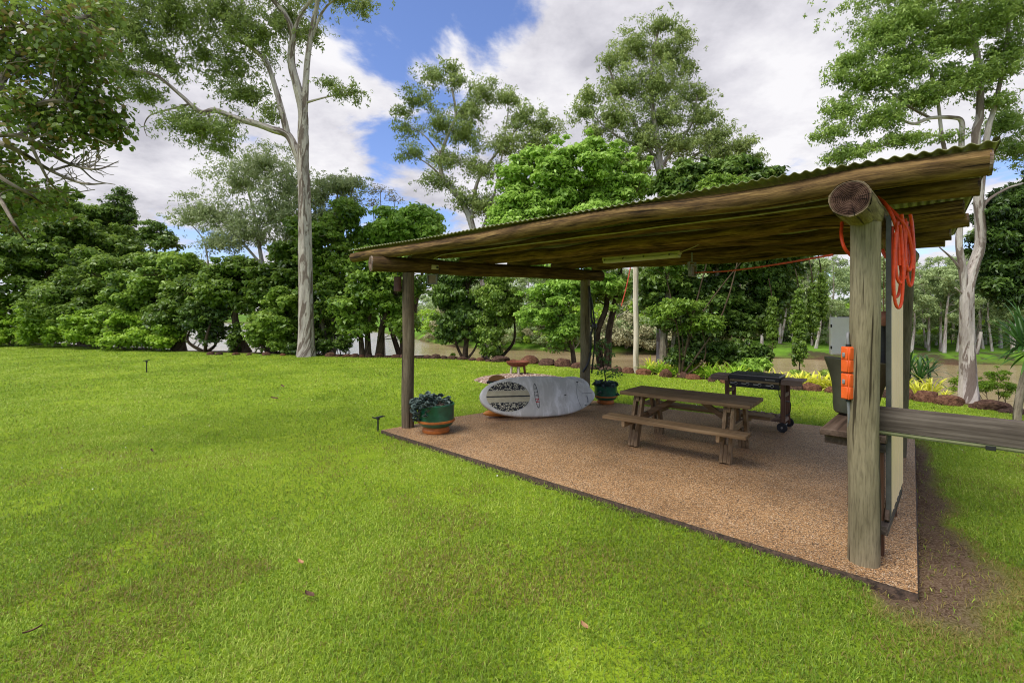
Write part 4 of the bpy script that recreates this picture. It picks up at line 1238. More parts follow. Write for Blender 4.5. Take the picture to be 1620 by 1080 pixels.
# ------------------------------------------------------------------ border rocks
def build_rocks():
    base = []
    for k in range(5):
        bm = bmesh.new(); bmesh.ops.create_icosphere(bm, subdivisions=4, radius=1)
        off = R.random(3) * 40
        cuts = unit(R.normal(size=(9, 3)) * np.array([1, 1, .7])); cd = .62 + .3 * R.random(9)
        for v in bm.verts:
            p = np.array(v.co)
            for cn, q in zip(cuts, cd):
                e = p.dot(cn)
                if e > q: p = p - cn * (e - q) * .85
            nz = float(fbm(p[0] * 1.3 + off[0] + p[2], p[1] * 1.3 + off[1] - p[2], 1.1, 5)) - .5
            v.co = p * (1 + .45 * nz)
        me = bpy.data.meshes.new('border_rock'); bm.to_mesh(me); bm.free(); me.shade_smooth()
        me.materials.append(MAT['rock']); base.append(me)
    # (image x, image y of foot, width in image px, height factor)
    spec = []
    for px in (332, 345, 372, 392, 420, 447): spec.append((px, np.interp(px, [300, 484], [561, 563]), rnd.uniform(9, 16), .5))
    x = 512
    while x < 1000:
        w = rnd.uniform(10, 19) if x < 770 else rnd.uniform(17, 31)
        if abs(x + w / 2 - 484) > 15: spec.append((x + w / 2, np.interp(x, [484, 600, 700, 790, 860, 930, 1000], [564, 565.5, 568, 573.5, 578.5, 585, 592]), w, rnd.uniform(.36, .62)))
        x += w * rnd.uniform(.86, 1.02)
    for s in ((1021, 593, 26, .5), (1055, 597, 20, .9), (1079, 598, 22, .6), (1100, 600, 26, .4), (1128, 604, 14, .8), (1155, 607, 26, .4), (1184, 609, 26, .5), (1210, 612, 26, .45), (1262, 617, 30, .5), (1292, 619, 34, .5), (1325, 622, 30, .5), (1358, 625, 30, .5), (1395, 629, 36, .6), (1435, 632, 42, .65), (1478, 637, 44, .62), (1512, 642, 44, .55), (1580, 650, 60, .42), (1612, 655, 44, .3)): spec.append(s)
    anchors = [(484, 'tall gum trunk'), (645, 'left front post'), (800, 'fire bowl'), (926, 'back left post'), (1007, 'bleached pole'), (1235, 'barbecue wheels'), (1368, 'front right post'), (1532, 'right gum trunk')]
    order = ['first', 'second', 'third', 'fourth', 'fifth', 'sixth', 'seventh', 'eighth', 'ninth', 'tenth', 'eleventh', 'twelfth', 'thirteenth', 'fourteenth', 'fifteenth']
    cnt = {}
    spec.sort()
    for i, (px, py, w, hf) in enumerate(spec):
        g = gp(px, py, -.05); d = g[1]
        width = w * d / F / math.sqrt(1 + ((px - CX) / F)**2) ** .5
        o = bpy.data.objects.new('border_rock', base[i % 5]); C.objects.link(o)
        a = width * .52
        o.scale = (a, a * rnd.uniform(.6, .9), a * hf * 1.25)
        o.location = (g[0], g[1] + a * .5, -.06 + a * hf * .32)
        o.rotation_euler = (rnd.uniform(-.15, .15), rnd.uniform(-.15, .15), rnd.uniform(-.5, .5) - math.atan2(px - CX, F) * .8)
        L = [q for q in anchors if q[0] <= px]
        if L:
            nm = L[-1][1]; k = cnt.get(nm, 0); cnt[nm] = k + 1
            lab = f'reddish brown edging rock, {order[k]} to the right of the {nm}'
        else:
            k = sum(1 for q in spec if px <= q[0] < 484) - 1
            lab = f'small brown edging rock, {order[k]} to the left of the tall gum trunk'
        tag(o, lab, 'rock', 'rocks edging the lawn')
build_rocks()

# ================================================================== VEGETATION
def ground_at(px, d):
    x = (px - CX) * d / F
    return np.array([x, d, float(terr(x, d)) - .08])
def limb(pts, d):
    return [at(p[0], p[1], d + (p[2] if len(p) > 2 else 0)) for p in pts]
CRK = .85
def leafy(label, d, bpx, blobs, lf, cover=1.15, cr=None, size=None, aspect=.55, bark='bark', name='broadleaf_tree', cat='tree', trunks=None, tr=.16, group=None, dens=1.0, deep=.8, shell=.6, reach=True, rk=None, **kw):
    cr = (cr or .034 * d) * .72
    size = (size or .0095 * d) * .88
    if name != 'gum_tree': kw.setdefault('shell_', .35); kw.setdefault('flat', .62)
    shl = kw.pop('shell_', None)
    if name == 'gum_tree':
        cr *= CRK; blobs = [(b[0], b[1], b[2] * 1.28, b[3] * 1.35) + tuple(b[4:]) for b in blobs]
    base = ground_at(bpx, d)
    cs, rs = blobs_at(d, blobs, cr, dens, deep, shell)
    ok = cs[:, 2] > np.minimum(terr(cs[:, 0], cs[:, 1]) + cr * .3, 3); cs, rs = cs[ok], rs[ok]
    if name == 'broadleaf_tree':
        size *= R.uniform(.82, 1.25); aspect *= R.uniform(.75, 1.15); kw.setdefault('shade', R.uniform(-.16, .14))
    per = cover * 2 * PI * cr * cr / (.5 * aspect * size * size)
    sk = Skel()
    if trunks:
        for i, T in enumerate(trunks):
            P = limb(T[0], d)
            if T[0][0][1] > 500 and T[3:] == (): P = [ground_at(T[0][0][0], d)] + P[1:]
            sk.path(P, T[1], T[2], 9, 5, .06, flare=.35 if P[0][2] < .2 else 0)
    else:
        for b in blobs:
            dd = d + (b[4] if len(b) > 4 else 0)
            c = at(b[0], b[1], dd); sw = R.normal(size=3) * .25
            sk.path([base, base * .6 + c * .4 + sw * [1, 1, 0], c], tr, tr * .3, 8, 5, .06)
    if name in ('broadleaf_tree', 'garden_shrub') and len(cs) > 12:      # bare shoots standing out of the leaf mass
        mid = cs.mean(0); ex = cs[R.choice(len(cs), 12, replace=False)]
        sk.reach(mid + (ex - mid) * R.uniform(1.12, 1.3, (12, 1)) + np.array([0, 0, .15]), rmin=.008, k=.006)
    return make_tree(name, label, cat, base, sk, cs, rs, per, size, MAT[lf], MAT[bark], group, reach, aspect=aspect, rk=rk or dict(rmin=.012, k=.009, maxn=160), shell=shell if shl is None else shl, **kw)

GUM = dict(cover=.17, aspect=.32, droop=.35, flat=.8, shell=.12, top=.35, name='gum_tree', deep=.9)
# --- the tall gum on the left
leafy('tall pale gum tree with forked limbs rising from the far lawn edge', 21.3, 484.5,
      [(200, 50, 62, 55, -1), (275, 35, 60, 45, 0), (185, 112, 45, 28, -1), (255, 98, 40, 28, 0), (312, 206, 50, 20, 0), (345, 236, 28, 13, .5), (290, 190, 26, 14, 0), (365, 112, 40, 36, 1), (402, 60, 46, 42, 0), (392, 152, 40, 22, 1),
       (425, 186, 16, 20, 0), (452, 40, 28, 36, 1), (492, 62, 18, 22, .5), (553, 150, 28, 13, 0), (520, 136, 22, 9, 0), (578, 12, 22, 15, 0), (540, 2, 22, 12, 0), (350, 25, 42, 32, 0), (325, 90, 24, 26, .5), (225, 150, 30, 16, 0), (360, 200, 24, 18, -.5),
       (390, -50, 120, 40, 0), (230, -40, 90, 36, -1), (520, -50, 70, 36, 1), (150, 10, 40, 40, -1)],
      'lf_gum', trunks=[([(484.5, 566), (484, 480), (483, 380), (481, 300), (479.5, 250), (480, 210), (479, 174), (470, 135), (462, 107), (461, 80), (463, 54), (450, 22), (428, -5), (410, -40)], .335, .085),
                        ([(481, 295), (476, 262), (468, 238), (455, 214), (430, 205, -.2), (408, 197, -.3), (375, 188, -.4), (341, 175, -.5), (320, 178, -.5), (305, 168, -.6), (285, 150, -.6), (248, 120, -.8), (215, 112, -1), (170, 100, -1)], .215, .04, 1),
                        ([(455, 214), (447, 180), (438, 147, .2), (422, 100, .4), (398, 76, .5), (375, 60, .5), (345, 18, .4), (325, -20, .4)], .15, .05, 1),
                        ([(480, 215), (482, 170), (484, 130), (487, 90), (495, 40), (502, 0), (500, -50)], .17, .08, 1),
                        ([(463, 54), (478, 20), (500, -10)], .10, .06, 1),
                        ([(486, 162), (500, 158), (525, 152), (565, 146)], .06, .02, 1),
                        ([(490, 70), (510, 20), (535, 0), (580, 10)], .07, .02, 1),
                        ([(330, 177), (332, 190), (322, 208), (318, 225)], .05, .02, 1),
                        ([(300, 165), (250, 178), (235, 185), (228, 200), (232, 215)], .045, .012, 1)],
      bark='gum', cr=.45, size=.19, rk=dict(rmin=.016, k=.009, maxn=260), **dict(GUM, cover=.145))
# --- gums further back
G2 = dict(GUM); G2.update(cover=.13)
leafy('loose grey green gum with thin pale limbs behind the tall trunk', 26.5, 430,
      [(385, 290, 50, 40), (425, 262, 42, 26), (350, 342, 36, 30), (312, 338, 34, 20), (290, 350, 22, 9), (458, 300, 32, 40), (438, 345, 46, 34), (400, 375, 46, 30), (345, 385, 34, 22), (470, 365, 30, 40), (300, 312, 16, 7), (480, 420, 34, 30)],
      'lf_grey', trunks=[([(432, 565), (428, 480), (420, 440), (412, 400), (405, 350), (392, 300)], .19, .05), ([(430, 500), (434, 430), (445, 392), (462, 362), (478, 318)], .14, .04, 1), ([(415, 420), (380, 380), (350, 350), (318, 330)], .08, .03, 1), ([(330, 420), (322, 380), (300, 352)], .05, .02, 1)],
      bark='gum_grey', cr=.62, size=.20, **G2)
leafy('thin gum foliage showing above the trees right of the tall trunk', 26.0, 520, [(535, 298, 36, 18), (500, 312, 28, 20), (560, 290, 22, 10), (548, 330, 22, 20), (515, 345, 26, 24)], 'lf_grey', bark='twig', cr=.5, size=.19, **dict(G2, cover=.22))
leafy('leaning open crowned gum above the left half of the shelter roof', 23.0, 765,
      [(690, 120, 27, 18), (727, 132, 22, 16), (662, 160, 25, 20), (640, 205, 22, 14), (655, 246, 24, 14), (700, 200, 30, 26), (735, 212, 30, 30), (764, 148, 26, 18), (708, 256, 26, 16), (742, 176, 26, 20), (800, 160, 26, 15), (832, 190, 30, 20), (866, 204, 26, 12), (800, 230, 34, 24), (762, 270, 30, 28), (745, 320, 30, 20), (635, 178, 16, 8), (688, 292, 26, 14), (772, 330, 24, 26), (850, 230, 30, 22), (716, 108, 18, 8)],
      'lf_gum', trunks=[([(768, 590), (765, 450), (747, 359), (732, 323), (715, 300), (700, 281), (697, 250), (708, 215), (721, 182), (715, 140)], .20, .05), ([(745, 355), (752, 300), (765, 270), (800, 225), (830, 190)], .11, .03, 1), ([(700, 281), (680, 262), (655, 246)], .06, .02, 1), ([(756, 380), (775, 330), (790, 270), (805, 170)], .09, .03, 1), ([(721, 182), (745, 160), (765, 145)], .05, .02, 1), ([(697, 245), (672, 215), (650, 200)], .05, .02, 1)],
      bark='gum_grey', cr=.5, size=.17, **GUM)
leafy('tallest broad gum rising behind the middle of the shelter roof', 20.0, 1044,
      [(1044, 42, 26, 20), (1002, 76, 34, 26), (1056, 86, 36, 30), (970, 96, 24, 14), (982, 140, 38, 26), (1040, 140, 42, 32), (932, 154, 24, 12), (924, 180, 24, 14), (975, 190, 34, 22), (1050, 190, 38, 28), (1102, 150, 26, 16), (1112, 188, 30, 22), (1132, 220, 34, 22), (1166, 234, 26, 16), (1080, 232, 40, 24), (1020, 226, 40, 24), (950, 210, 24, 12), (1080, 110, 20, 14), (1190, 255, 18, 12), (1140, 255, 34, 22), (1000, 260, 40, 22), (1085, 60, 16, 16)],
      'lf_gum', trunks=[([(1046, 595), (1046, 400), (1044, 260), (1035, 190), (1030, 120), (1042, 45)], .22, .04), ([(1044, 280), (1030, 240), (990, 170), (962, 105)], .11, .03, 1), ([(1044, 270), (1062, 240), (1092, 200), (1104, 150)], .11, .03, 1), ([(1044, 300), (1080, 260), (1130, 230), (1165, 232)], .08, .03, 1), ([(1030, 240), (975, 215), (930, 175)], .07, .02, 1)],
      bark='gum_grey', cr=.46, size=.15, **dict(GUM, cover=.185))
leafy('large pale gum with forked limbs at the right edge of the shelter', 10.5, 1532,
      [(1395, 60, 38, 40), (1440, 40, 46, 40), (1345, 98, 28, 22), (1324, 122, 20, 16), (1380, 130, 40, 26), (1338, 176, 32, 24), (1390, 192, 40, 20), (1440, 112, 40, 36), (1500, 60, 46, 46), (1560, 42, 46, 38), (1602, 84, 28, 40), (1556, 122, 42, 26), (1572, 164, 26, 16), (1318, 214, 28, 9), (1330, 250, 28, 12), (1358, 240, 26, 12), (1450, 160, 36, 26), (1294, 216, 12, 4), (1600, 20, 40, 30), (1498, 218, 18, 8), (1480, -30, 110, 30), (1605, 240, 24, 30, 1), (1590, 200, 30, 24, 1), (1420, 225, 36, 14), (1510, 130, 34, 34)],
      'lf_gum2', trunks=[([(1532, 642), (1531, 600), (1530, 560), (1529, 500), (1531, 455), (1540, 420), (1551, 380), (1547, 300), (1544, 212), (1550, 180), (1548, 100), (1530, 30), (1510, -10)], .168, .04),
                         ([(1530, 485), (1526, 450), (1521, 415), (1517, 380), (1521, 300), (1521, 222), (1521, 192), (1505, 186), (1472, 187), (1445, 196), (1419, 186)], .085, .025, 1),
                         ([(1548, 330), (1556, 260), (1563, 205), (1573, 170), (1588, 100), (1598, 20)], .075, .03, 1),
                         ([(1523, 430), (1505, 408), (1486, 391)], .035, .012, 1), ([(1533, 492), (1527, 470), (1511, 455)], .032, .014, 1), ([(1552, 345), (1560, 320), (1590, 300), (1618, 290)], .04, .02, 1), ([(1518, 330), (1500, 260), (1490, 215), (1484, 163), (1474, 120), (1440, 60)], .05, .02, 1),
                         ([(1472, 187), (1440, 170), (1400, 140), (1360, 110)], .03, .012, 1), ([(1490, 215), (1450, 215), (1400, 230), (1340, 245)], .03, .01, 1), ([(1544, 560), (1552, 525)], .05, .03, 1)],
      bark='gum', cr=.27, size=.082, rk=dict(rmin=.008, k=.010, maxn=220), **dict(GUM, cover=.22, aspect=.38))

# --- dense trees along the bank, left to right
leafy('dark dense tree at the far left behind the light green shrubs', 30.0, 40, [(40, 450, 100, 80), (20, 360, 80, 70, 2), (90, 400, 60, 60, 1)], 'lf_dense', tr=.2, cr=.95)
leafy('tall dark tree mass behind the vine covered trees on the left', 34.0, 130, [(120, 380, 80, 60), (170, 400, 60, 46), (215, 420, 50, 40), (70, 350, 60, 50)], 'lf_dense', tr=.2, cr=1.0)
leafy('loose dark tree standing up against the sky at far left', 35.0, 190, [(188, 332, 22, 26), (180, 362, 26, 22), (196, 310, 12, 12), (205, 350, 16, 12)], 'lf_dark', cover=.6, cr=.6, size=.26, tr=.12)
leafy('small dark tree top breaking the skyline left of the grey green gum', 33.0, 250, [(248, 366, 22, 18), (262, 385, 26, 16), (236, 378, 18, 10)], 'lf_dark', cover=.65, cr=.6, size=.25, tr=.12)
leafy('rounded vine draped tree above the left shrubs', 28.0, 150, [(160, 440, 66, 46), (130, 485, 70, 46), (185, 470, 44, 40)], 'lf_dense', tr=.18)
leafy('broad leafy tree with layered bright tops right of the left shrubs', 26.5, 250, [(235, 470, 62, 50), (280, 450, 44, 46), (215, 500, 50, 36), (270, 420, 44, 26, 1)], 'lf_mid', tr=.18)
leafy('dark trunked tree at the right end of the shrub row', 24.8, 285, [(285, 495, 40, 34), (268, 520, 24, 26), (300, 470, 30, 30)], 'lf_dense', tr=.2, trunks=[([(285, 558), (284, 520), (282, 490)], .26, .16), ([(276, 556), (276, 520), (270, 480)], .14, .08)])
leafy('hanging dark foliage tree over the bright gap in the water', 24.0, 325, [(330, 520, 24, 36), (312, 505, 24, 30), (340, 490, 22, 24)], 'lf_dark', cover=.75, cr=.6, tr=.10)
leafy('round crowned dark tree with curved trunk left of the tall gum', 24.0, 387, [(372, 450, 56, 42), (350, 478, 42, 34), (410, 465, 42, 44), (330, 455, 26, 26)], 'lf_dense', trunks=[([(390, 561), (382, 540), (374, 515), (372, 495), (380, 470)], .22, .12), ([(374, 515), (360, 480), (350, 460)], .10, .05, 1)], cr=.75)
leafy('vine smothered stump tree beside the bright gap in the water', 23.6, 372, [(373, 545, 7, 20), (374, 525, 9, 14)], 'lf_dense', cover=1.2, cr=.3, size=.15, tr=.12)
leafy('leafy mound of vines left of the tall gum trunk', 23.0, 430, [(425, 520, 38, 40), (450, 500, 34, 50), (405, 535, 20, 24), (455, 545, 26, 18)], 'lf_mid', tr=.12, cr=.65)
leafy('dark bushy tree just behind the tall gum trunk', 24.0, 470, [(470, 470, 34, 60), (455, 420, 30, 40), (500, 520, 30, 36), (480, 380, 26, 40)], 'lf_dense', tr=.16, cr=.75)
leafy('tall loose tree with bare grey twigs right of the tall gum', 23.5, 525, [(520, 400, 40, 60), (545, 450, 40, 56), (515, 480, 36, 50), (540, 340, 26, 34), (560, 500, 34, 40)], 'lf_mid', cover=.75, tr=.14, bark='twig', rk=dict(rmin=.02, k=.012, maxn=200))
leafy('leafy bright green tree with two leaning trunks left of the front post', 21.0, 590, [(590, 455, 40, 44), (560, 490, 34, 40), (615, 490, 36, 40), (600, 420, 36, 36), (635, 440, 30, 46), (570, 525, 24, 20), (645, 520, 18, 26)], 'lf_mid', trunks=[([(574, 566), (570, 530), (562, 490), (570, 450)], .12, .06), ([(583, 566), (582, 520), (588, 480), (600, 440)], .14, .06), ([(600, 566), (604, 520), (614, 490), (625, 450)], .17, .07)], cover=1.0)
leafy('bright green rounded tree top above the left end of the roof', 25.0, 640, [(610, 365, 40, 34), (650, 355, 44, 32), (680, 372, 30, 32), (630, 400, 60, 36), (585, 385, 30, 34)], 'lf_bright', tr=.18, cr=.8)
leafy('bare twiggy dead tree top against the sky above the left roof end', 27.0, 610, [(602, 305, 24, 12), (625, 318, 16, 10), (590, 325, 18, 12)], 'lf_scrub', cover=.06, cr=.5, size=.16, aspect=.35, name='dead_tree', bark='twig', tr=.07, rk=dict(rmin=.016, k=.010, maxn=90))
leafy('dark vine curtained tree just right of the left front post', 20.5, 735, [(720, 470, 34, 44), (700, 440, 28, 34), (745, 510, 26, 44), (715, 520, 22, 34), (735, 430, 36, 30)], 'lf_dark', cover=1.0, tr=.10, cr=.55, droop=.45, trunks=[([(735, 572), (738, 540), (745, 500), (740, 460)], .12, .06), ([(733, 572), (722, 545), (712, 510)], .07, .04), ([(738, 572), (752, 550), (760, 520)], .06, .03)])
leafy('young dark tree with vines hanging to the ground mid river gap', 19.8, 785, [(785, 470, 34, 40), (775, 520, 20, 40), (812, 490, 26, 34), (775, 555, 14, 18)], 'lf_dense', cover=1.0, cr=.5, droop=.45, tr=.09)
leafy('light green small tree behind the fire bowl', 18.0, 905, [(865, 480, 44, 34), (890, 520, 34, 30), (845, 505, 26, 24), (900, 460, 34, 30), (872, 545, 18, 14)], 'lf_bright', cover=.9, cr=.5, trunks=[([(909, 581), (905, 550), (897, 515), (885, 480)], .10, .05)])
leafy('big bright green tree crowning the shelter roof', 19.0, 955, [(850, 285, 62, 50), (925, 262, 66, 44), (985, 290, 50, 48), (835, 350, 56, 44), (920, 350, 76, 60), (985, 380, 50, 60), (955, 455, 52, 40), (800, 330, 22, 30), (880, 420, 50, 36)], 'lf_bright', trunks=[([(955, 590), (948, 560), (945, 525), (960, 470), (930, 380), (920, 300)], .17, .07), ([(958, 590), (962, 560), (964, 520), (980, 440), (985, 330)], .19, .07)], cr=.62, cover=1.15)
leafy('dark spreading fig hung with vines behind the right half of the shelter', 15.8, 1090, [(1090, 300, 56, 46), (1150, 290, 56, 46), (1205, 300, 38, 36), (1060, 370, 50, 50), (1130, 390, 80, 60), (1215, 380, 58, 60), (1050, 460, 50, 40), (1120, 480, 50, 40), (1185, 455, 52, 46), (1240, 410, 40, 40), (1150, 520, 50, 26), (1190, 505, 44, 30), (1065, 505, 36, 30), (1222, 470, 34, 36), (1100, 545, 30, 14), (1235, 395, 44, 40), (1100, 520, 36, 18)], 'lf_dark', trunks=[([(1052, 594), (1050, 550), (1052, 510), (1060, 450), (1080, 360)], .15, .07), ([(1092, 598), (1104, 560), (1118, 515), (1130, 470), (1140, 380)], .12, .06), ([(1086, 597), (1092, 570), (1105, 535), (1118, 512)], .06, .04), ([(1066, 596), (1066, 540), (1075, 480)], .11, .06), ([(1072, 596), (1082, 550), (1100, 480)], .07, .04)], bark='twig', cr=.46, cover=1.3)
leafy('sprawling bright leafed branches at the lower front of the dark fig', 14.2, 1075, [(1075, 495, 42, 22), (1110, 515, 36, 18), (1150, 300, 40, 26), (1230, 345, 34, 26), (1185, 330, 30, 20), (1050, 420, 30, 26)], 'lf_mid', cover=.75, cr=.36, tr=.035)
for (px, y0, y1, w, d) in ((1222, 470, 556, 4, 14.6), (1264, 455, 600, 8, 14.0), (1300, 430, 520, 5, 14.4), (1286, 440, 548, 4, 14.2)):
    leafy({1222: 'thin dark vine streamer hanging left of the barbecue shelf', 1264: 'thick leafy vine column touching the yellow plants', 1286: 'ragged vine tassel hanging left of the meter box', 1300: 'short vine tassel beside the meter box'}[px], d, px, [(px, (y0 + y1) / 2, w, (y1 - y0) / 2)], 'lf_dense', cover=.75, cr=.15, size=.10, deep=.14, droop=.5, dens=3.5, name='hanging_vine', cat='vine', shell=.2, trunks=[([(px, y1), (px + 2, (y0 + y1) / 2), (px - 1, y0), (px - 6, y0 - 30)], .014, .014, 1)], group='vines hanging from the fig')
leafy('dark glossy tree drooping into the right edge of the picture', 10.6, 1640, [(1600, 395, 46, 50), (1585, 345, 36, 36), (1610, 460, 40, 40), (1640, 340, 50, 70), (1575, 440, 22, 30), (1660, 430, 60, 80)], 'lf_dark', cover=1.0, cr=.36, size=.12, aspect=.4, droop=.35, tr=.12, trunks=[([(1650, 700), (1650, 560), (1640, 440), (1600, 380)], .12, .05)])

# --- shrubs
for (px, py, rx, ry, d, lab) in ((18, 520, 42, 28, 28.5, 'light green shrub at the left picture edge'), (85, 512, 46, 36, 27.5, 'wide light green shrub second in the left row'), (150, 516, 46, 36, 26.3, 'round light green shrub in the middle of the left row'), (205, 524, 42, 32, 25.2, 'light green shrub left of the dark trunk'), (252, 528, 34, 27, 24.4, 'smaller yellow green shrub touching the dark trunk')):
    leafy(lab + ' along the lawn edge', d, px, [(px, py, rx, ry), (px + 8, py + 14, rx * 1.0, ry * .6)], 'lf_shrub', cover=.95, cr=.55, size=.19, name='garden_shrub', cat='shrub', tr=.04, group='light green shrubs along the left lawn edge', bark='twig')
leafy('small green bush at the water edge right of the left front post', 20.8, 716, [(716, 578, 20, 17)], 'lf_shrub', cover=1.0, cr=.35, size=.14, name='bush', cat='bush', tr=.03)
leafy('wispy light green bush right of the pale gum trunk on the bank', 12.2, 1566, [(1578, 594, 15, 15), (1560, 612, 16, 14), (1595, 612, 10, 12), (1545, 615, 9, 10), (1586, 626, 12, 8)], 'lf_shrub', cover=.45, cr=.2, size=.085, aspect=.35, name='bush', cat='bush', tr=.018, rk=dict(rmin=.005, k=.006))
leafy('wispy light green bush left of the pale gum trunk on the bank', 12.0, 1524, [(1518, 612, 9, 15), (1524, 596, 8, 10)], 'lf_shrub', cover=.5, cr=.18, size=.08, aspect=.35, name='bush', cat='bush', tr=.015)
leafy('dark low bush under the fig behind the barbecue', 14.6, 1150, [(1150, 560, 38, 24), (1185, 558, 30, 22), (1115, 566, 30, 20), (1078, 562, 22, 24)], 'lf_dark', cover=1.1, cr=.34, size=.13, name='bush', cat='bush', tr=.03)
leafy('leafy green plant beside the yellow strap plants behind the barbecue', 14.0, 1185, [(1185, 582, 26, 12), (1205, 578, 16, 12)], 'lf_bright', cover=.9, cr=.25, size=.14, name='bush', cat='bush', tr=.02)
leafy('green bush at the foot of the vine columns right of the barbecue', 13.2, 1270, [(1266, 592, 13, 11), (1316, 596, 11, 10)], 'lf_mid', cover=1.0, cr=.24, size=.10, name='bush', cat='bush', tr=.02)
leafy('overhanging dark green foliage low on the water left of the front post', 22.0, 545, [(530, 545, 26, 14), (505, 550, 22, 10), (470, 552, 20, 10)], 'lf_dark', cover=.8, cr=.4, size=.16, name='bush', cat='bush', tr=.03)

# --- near tree leaning in at the upper left
def near_tree():
    d = 6.4
    base = np.array([-8.6, 6.6, -.1])
    sk = Skel()
    top = at(-60, 200, d)
    sk.path([base, base + [.2, 0, 1.6], top], .17, .11, 10, 5, .05, .3)
    for T, r0, r1 in (([(-60, 200), (0, 60), (60, 42), (110, 30), (150, 25)], .07, .02), ([(-60, 210), (-10, 150), (40, 62), (90, 20)], .06, .02), ([(-60, 200), (20, 180), (90, 160), (150, 175), (205, 205)], .06, .01), ([(-60, 215), (10, 230), (80, 270), (130, 290), (170, 290)], .045, .006),
                      ([(-50, 220), (30, 215), (100, 255), (150, 268), (188, 255)], .04, .005), ([(-60, 230), (0, 280), (50, 310), (80, 335)], .04, .008), ([(30, 215), (70, 190), (120, 205), (175, 230)], .03, .006), ([(-60, 240), (-10, 300), (20, 350), (40, 380)], .04, .008), ([(80, 270), (120, 262), (150, 285), (182, 292)], .018, .005), ([(50, 232), (80, 290), (105, 305), (150, 300)], .02, .005)):
        sk.path([at(p[0], p[1], d + .5 * math.sin(p[0] * .05 + r0 * 90)) for p in T], r0, r1, 7, 5, .05)
    cs, rs = [], []
    for (px, py, rx, ry, n, dd) in ((40, 40, 90, 70, 46, 0), (110, 60, 60, 50, 24, -.3), (60, 130, 90, 60, 44, .2), (130, 140, 55, 45, 20, 0), (165, 190, 36, 30, 12, .1), (50, 200, 70, 45, 30, -.2), (110, 215, 50, 25, 10, .2), (20, 285, 50, 45, 20, .3), (60, 320, 40, 22, 8, .2), (10, 350, 30, 40, 10, .4), (165, 30, 24, 30, 8, .3),  (190, 212, 18, 10, 5, .2), (40, -20, 90, 30, 10, 0)):
        q = unit(R.normal(size=(n, 3))) * (R.random((n, 1))**.4)
        c = at(px, py, d + dd); s = d / F
        cs.append(c + q * np.array([rx * s, rx * s * .9, ry * s])); rs.append(np.full(n, .26))
    cs = np.concatenate(cs); rs = np.concatenate(rs)
    root = thing('broad_leaved_tree', 'near broad leaved tree with brownish green leaves and bare twigs at upper left', 'tree', base)
    sk.reach(cs, rmin=.006, k=.008, maxn=400, up=.1)
    # leafless twigs low on the right side
    tw = []
    for _ in range(60):
        px, py = R.uniform(70, 190), R.uniform(225, 305); tw.append(at(px, py, d + R.uniform(-.5, .5)))
    sk.reach(np.array(tw), rmin=.005, k=.006, up=-.05)
    sk.mb.build('trunk', MAT['twig'], root, shift=base)
    v, a = leaf_cloud(cs - base, rs, 38, .072, .7, flat=.8, up=.5, droop=.15, shell=.1, top=.3, hexa=True)
    k = R.random(len(v) // 6) < .16; kk = np.repeat(k, 6)
    v2, a2 = v[kk], a[kk]; v, a = v[~kk], a[~kk]
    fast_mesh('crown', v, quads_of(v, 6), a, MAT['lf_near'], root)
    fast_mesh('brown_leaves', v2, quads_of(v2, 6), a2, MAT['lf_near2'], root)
near_tree()

# --- strap-leaved plants
def strap_mesh(name, m, n, L, w, arch, spread, seg=5, stiff=.0):
    V, Q, A, k = [], [], [], 0
    for i in range(n):
        a = 2.4 * i + R.normal() * .2
        el = (PI / 2) * (1 - spread * ((i + .5) / n)**.8) + R.normal() * .08
        l = L * (.75 + .5 * R.random()); p = np.array([.04 * math.cos(a), .04 * math.sin(a), 0]); s = np.array([-math.sin(a), math.cos(a), 0])
        sv = R.random()
        for j in range(seg + 1):
            t = j / seg
            ww = w * (.55 + .9 * t) * (1 - t**3) if t < 1 else .001
            V += [p - s * ww / 2, p + s * ww / 2]; A += [np.clip(.35 * sv + .5 * t + .1, 0, 1)] * 2
            e = el - arch * t * t
            p = p + np.array([math.cos(a) * math.cos(e), math.sin(a) * math.cos(e), math.sin(e)]) * l / seg
            if j < seg: Q.append([k, k + 1, k + 3, k + 2]); k += 2
        k += 2
    o = fast_mesh(name, np.array(V), np.array(Q), np.array(A), m)
    return o
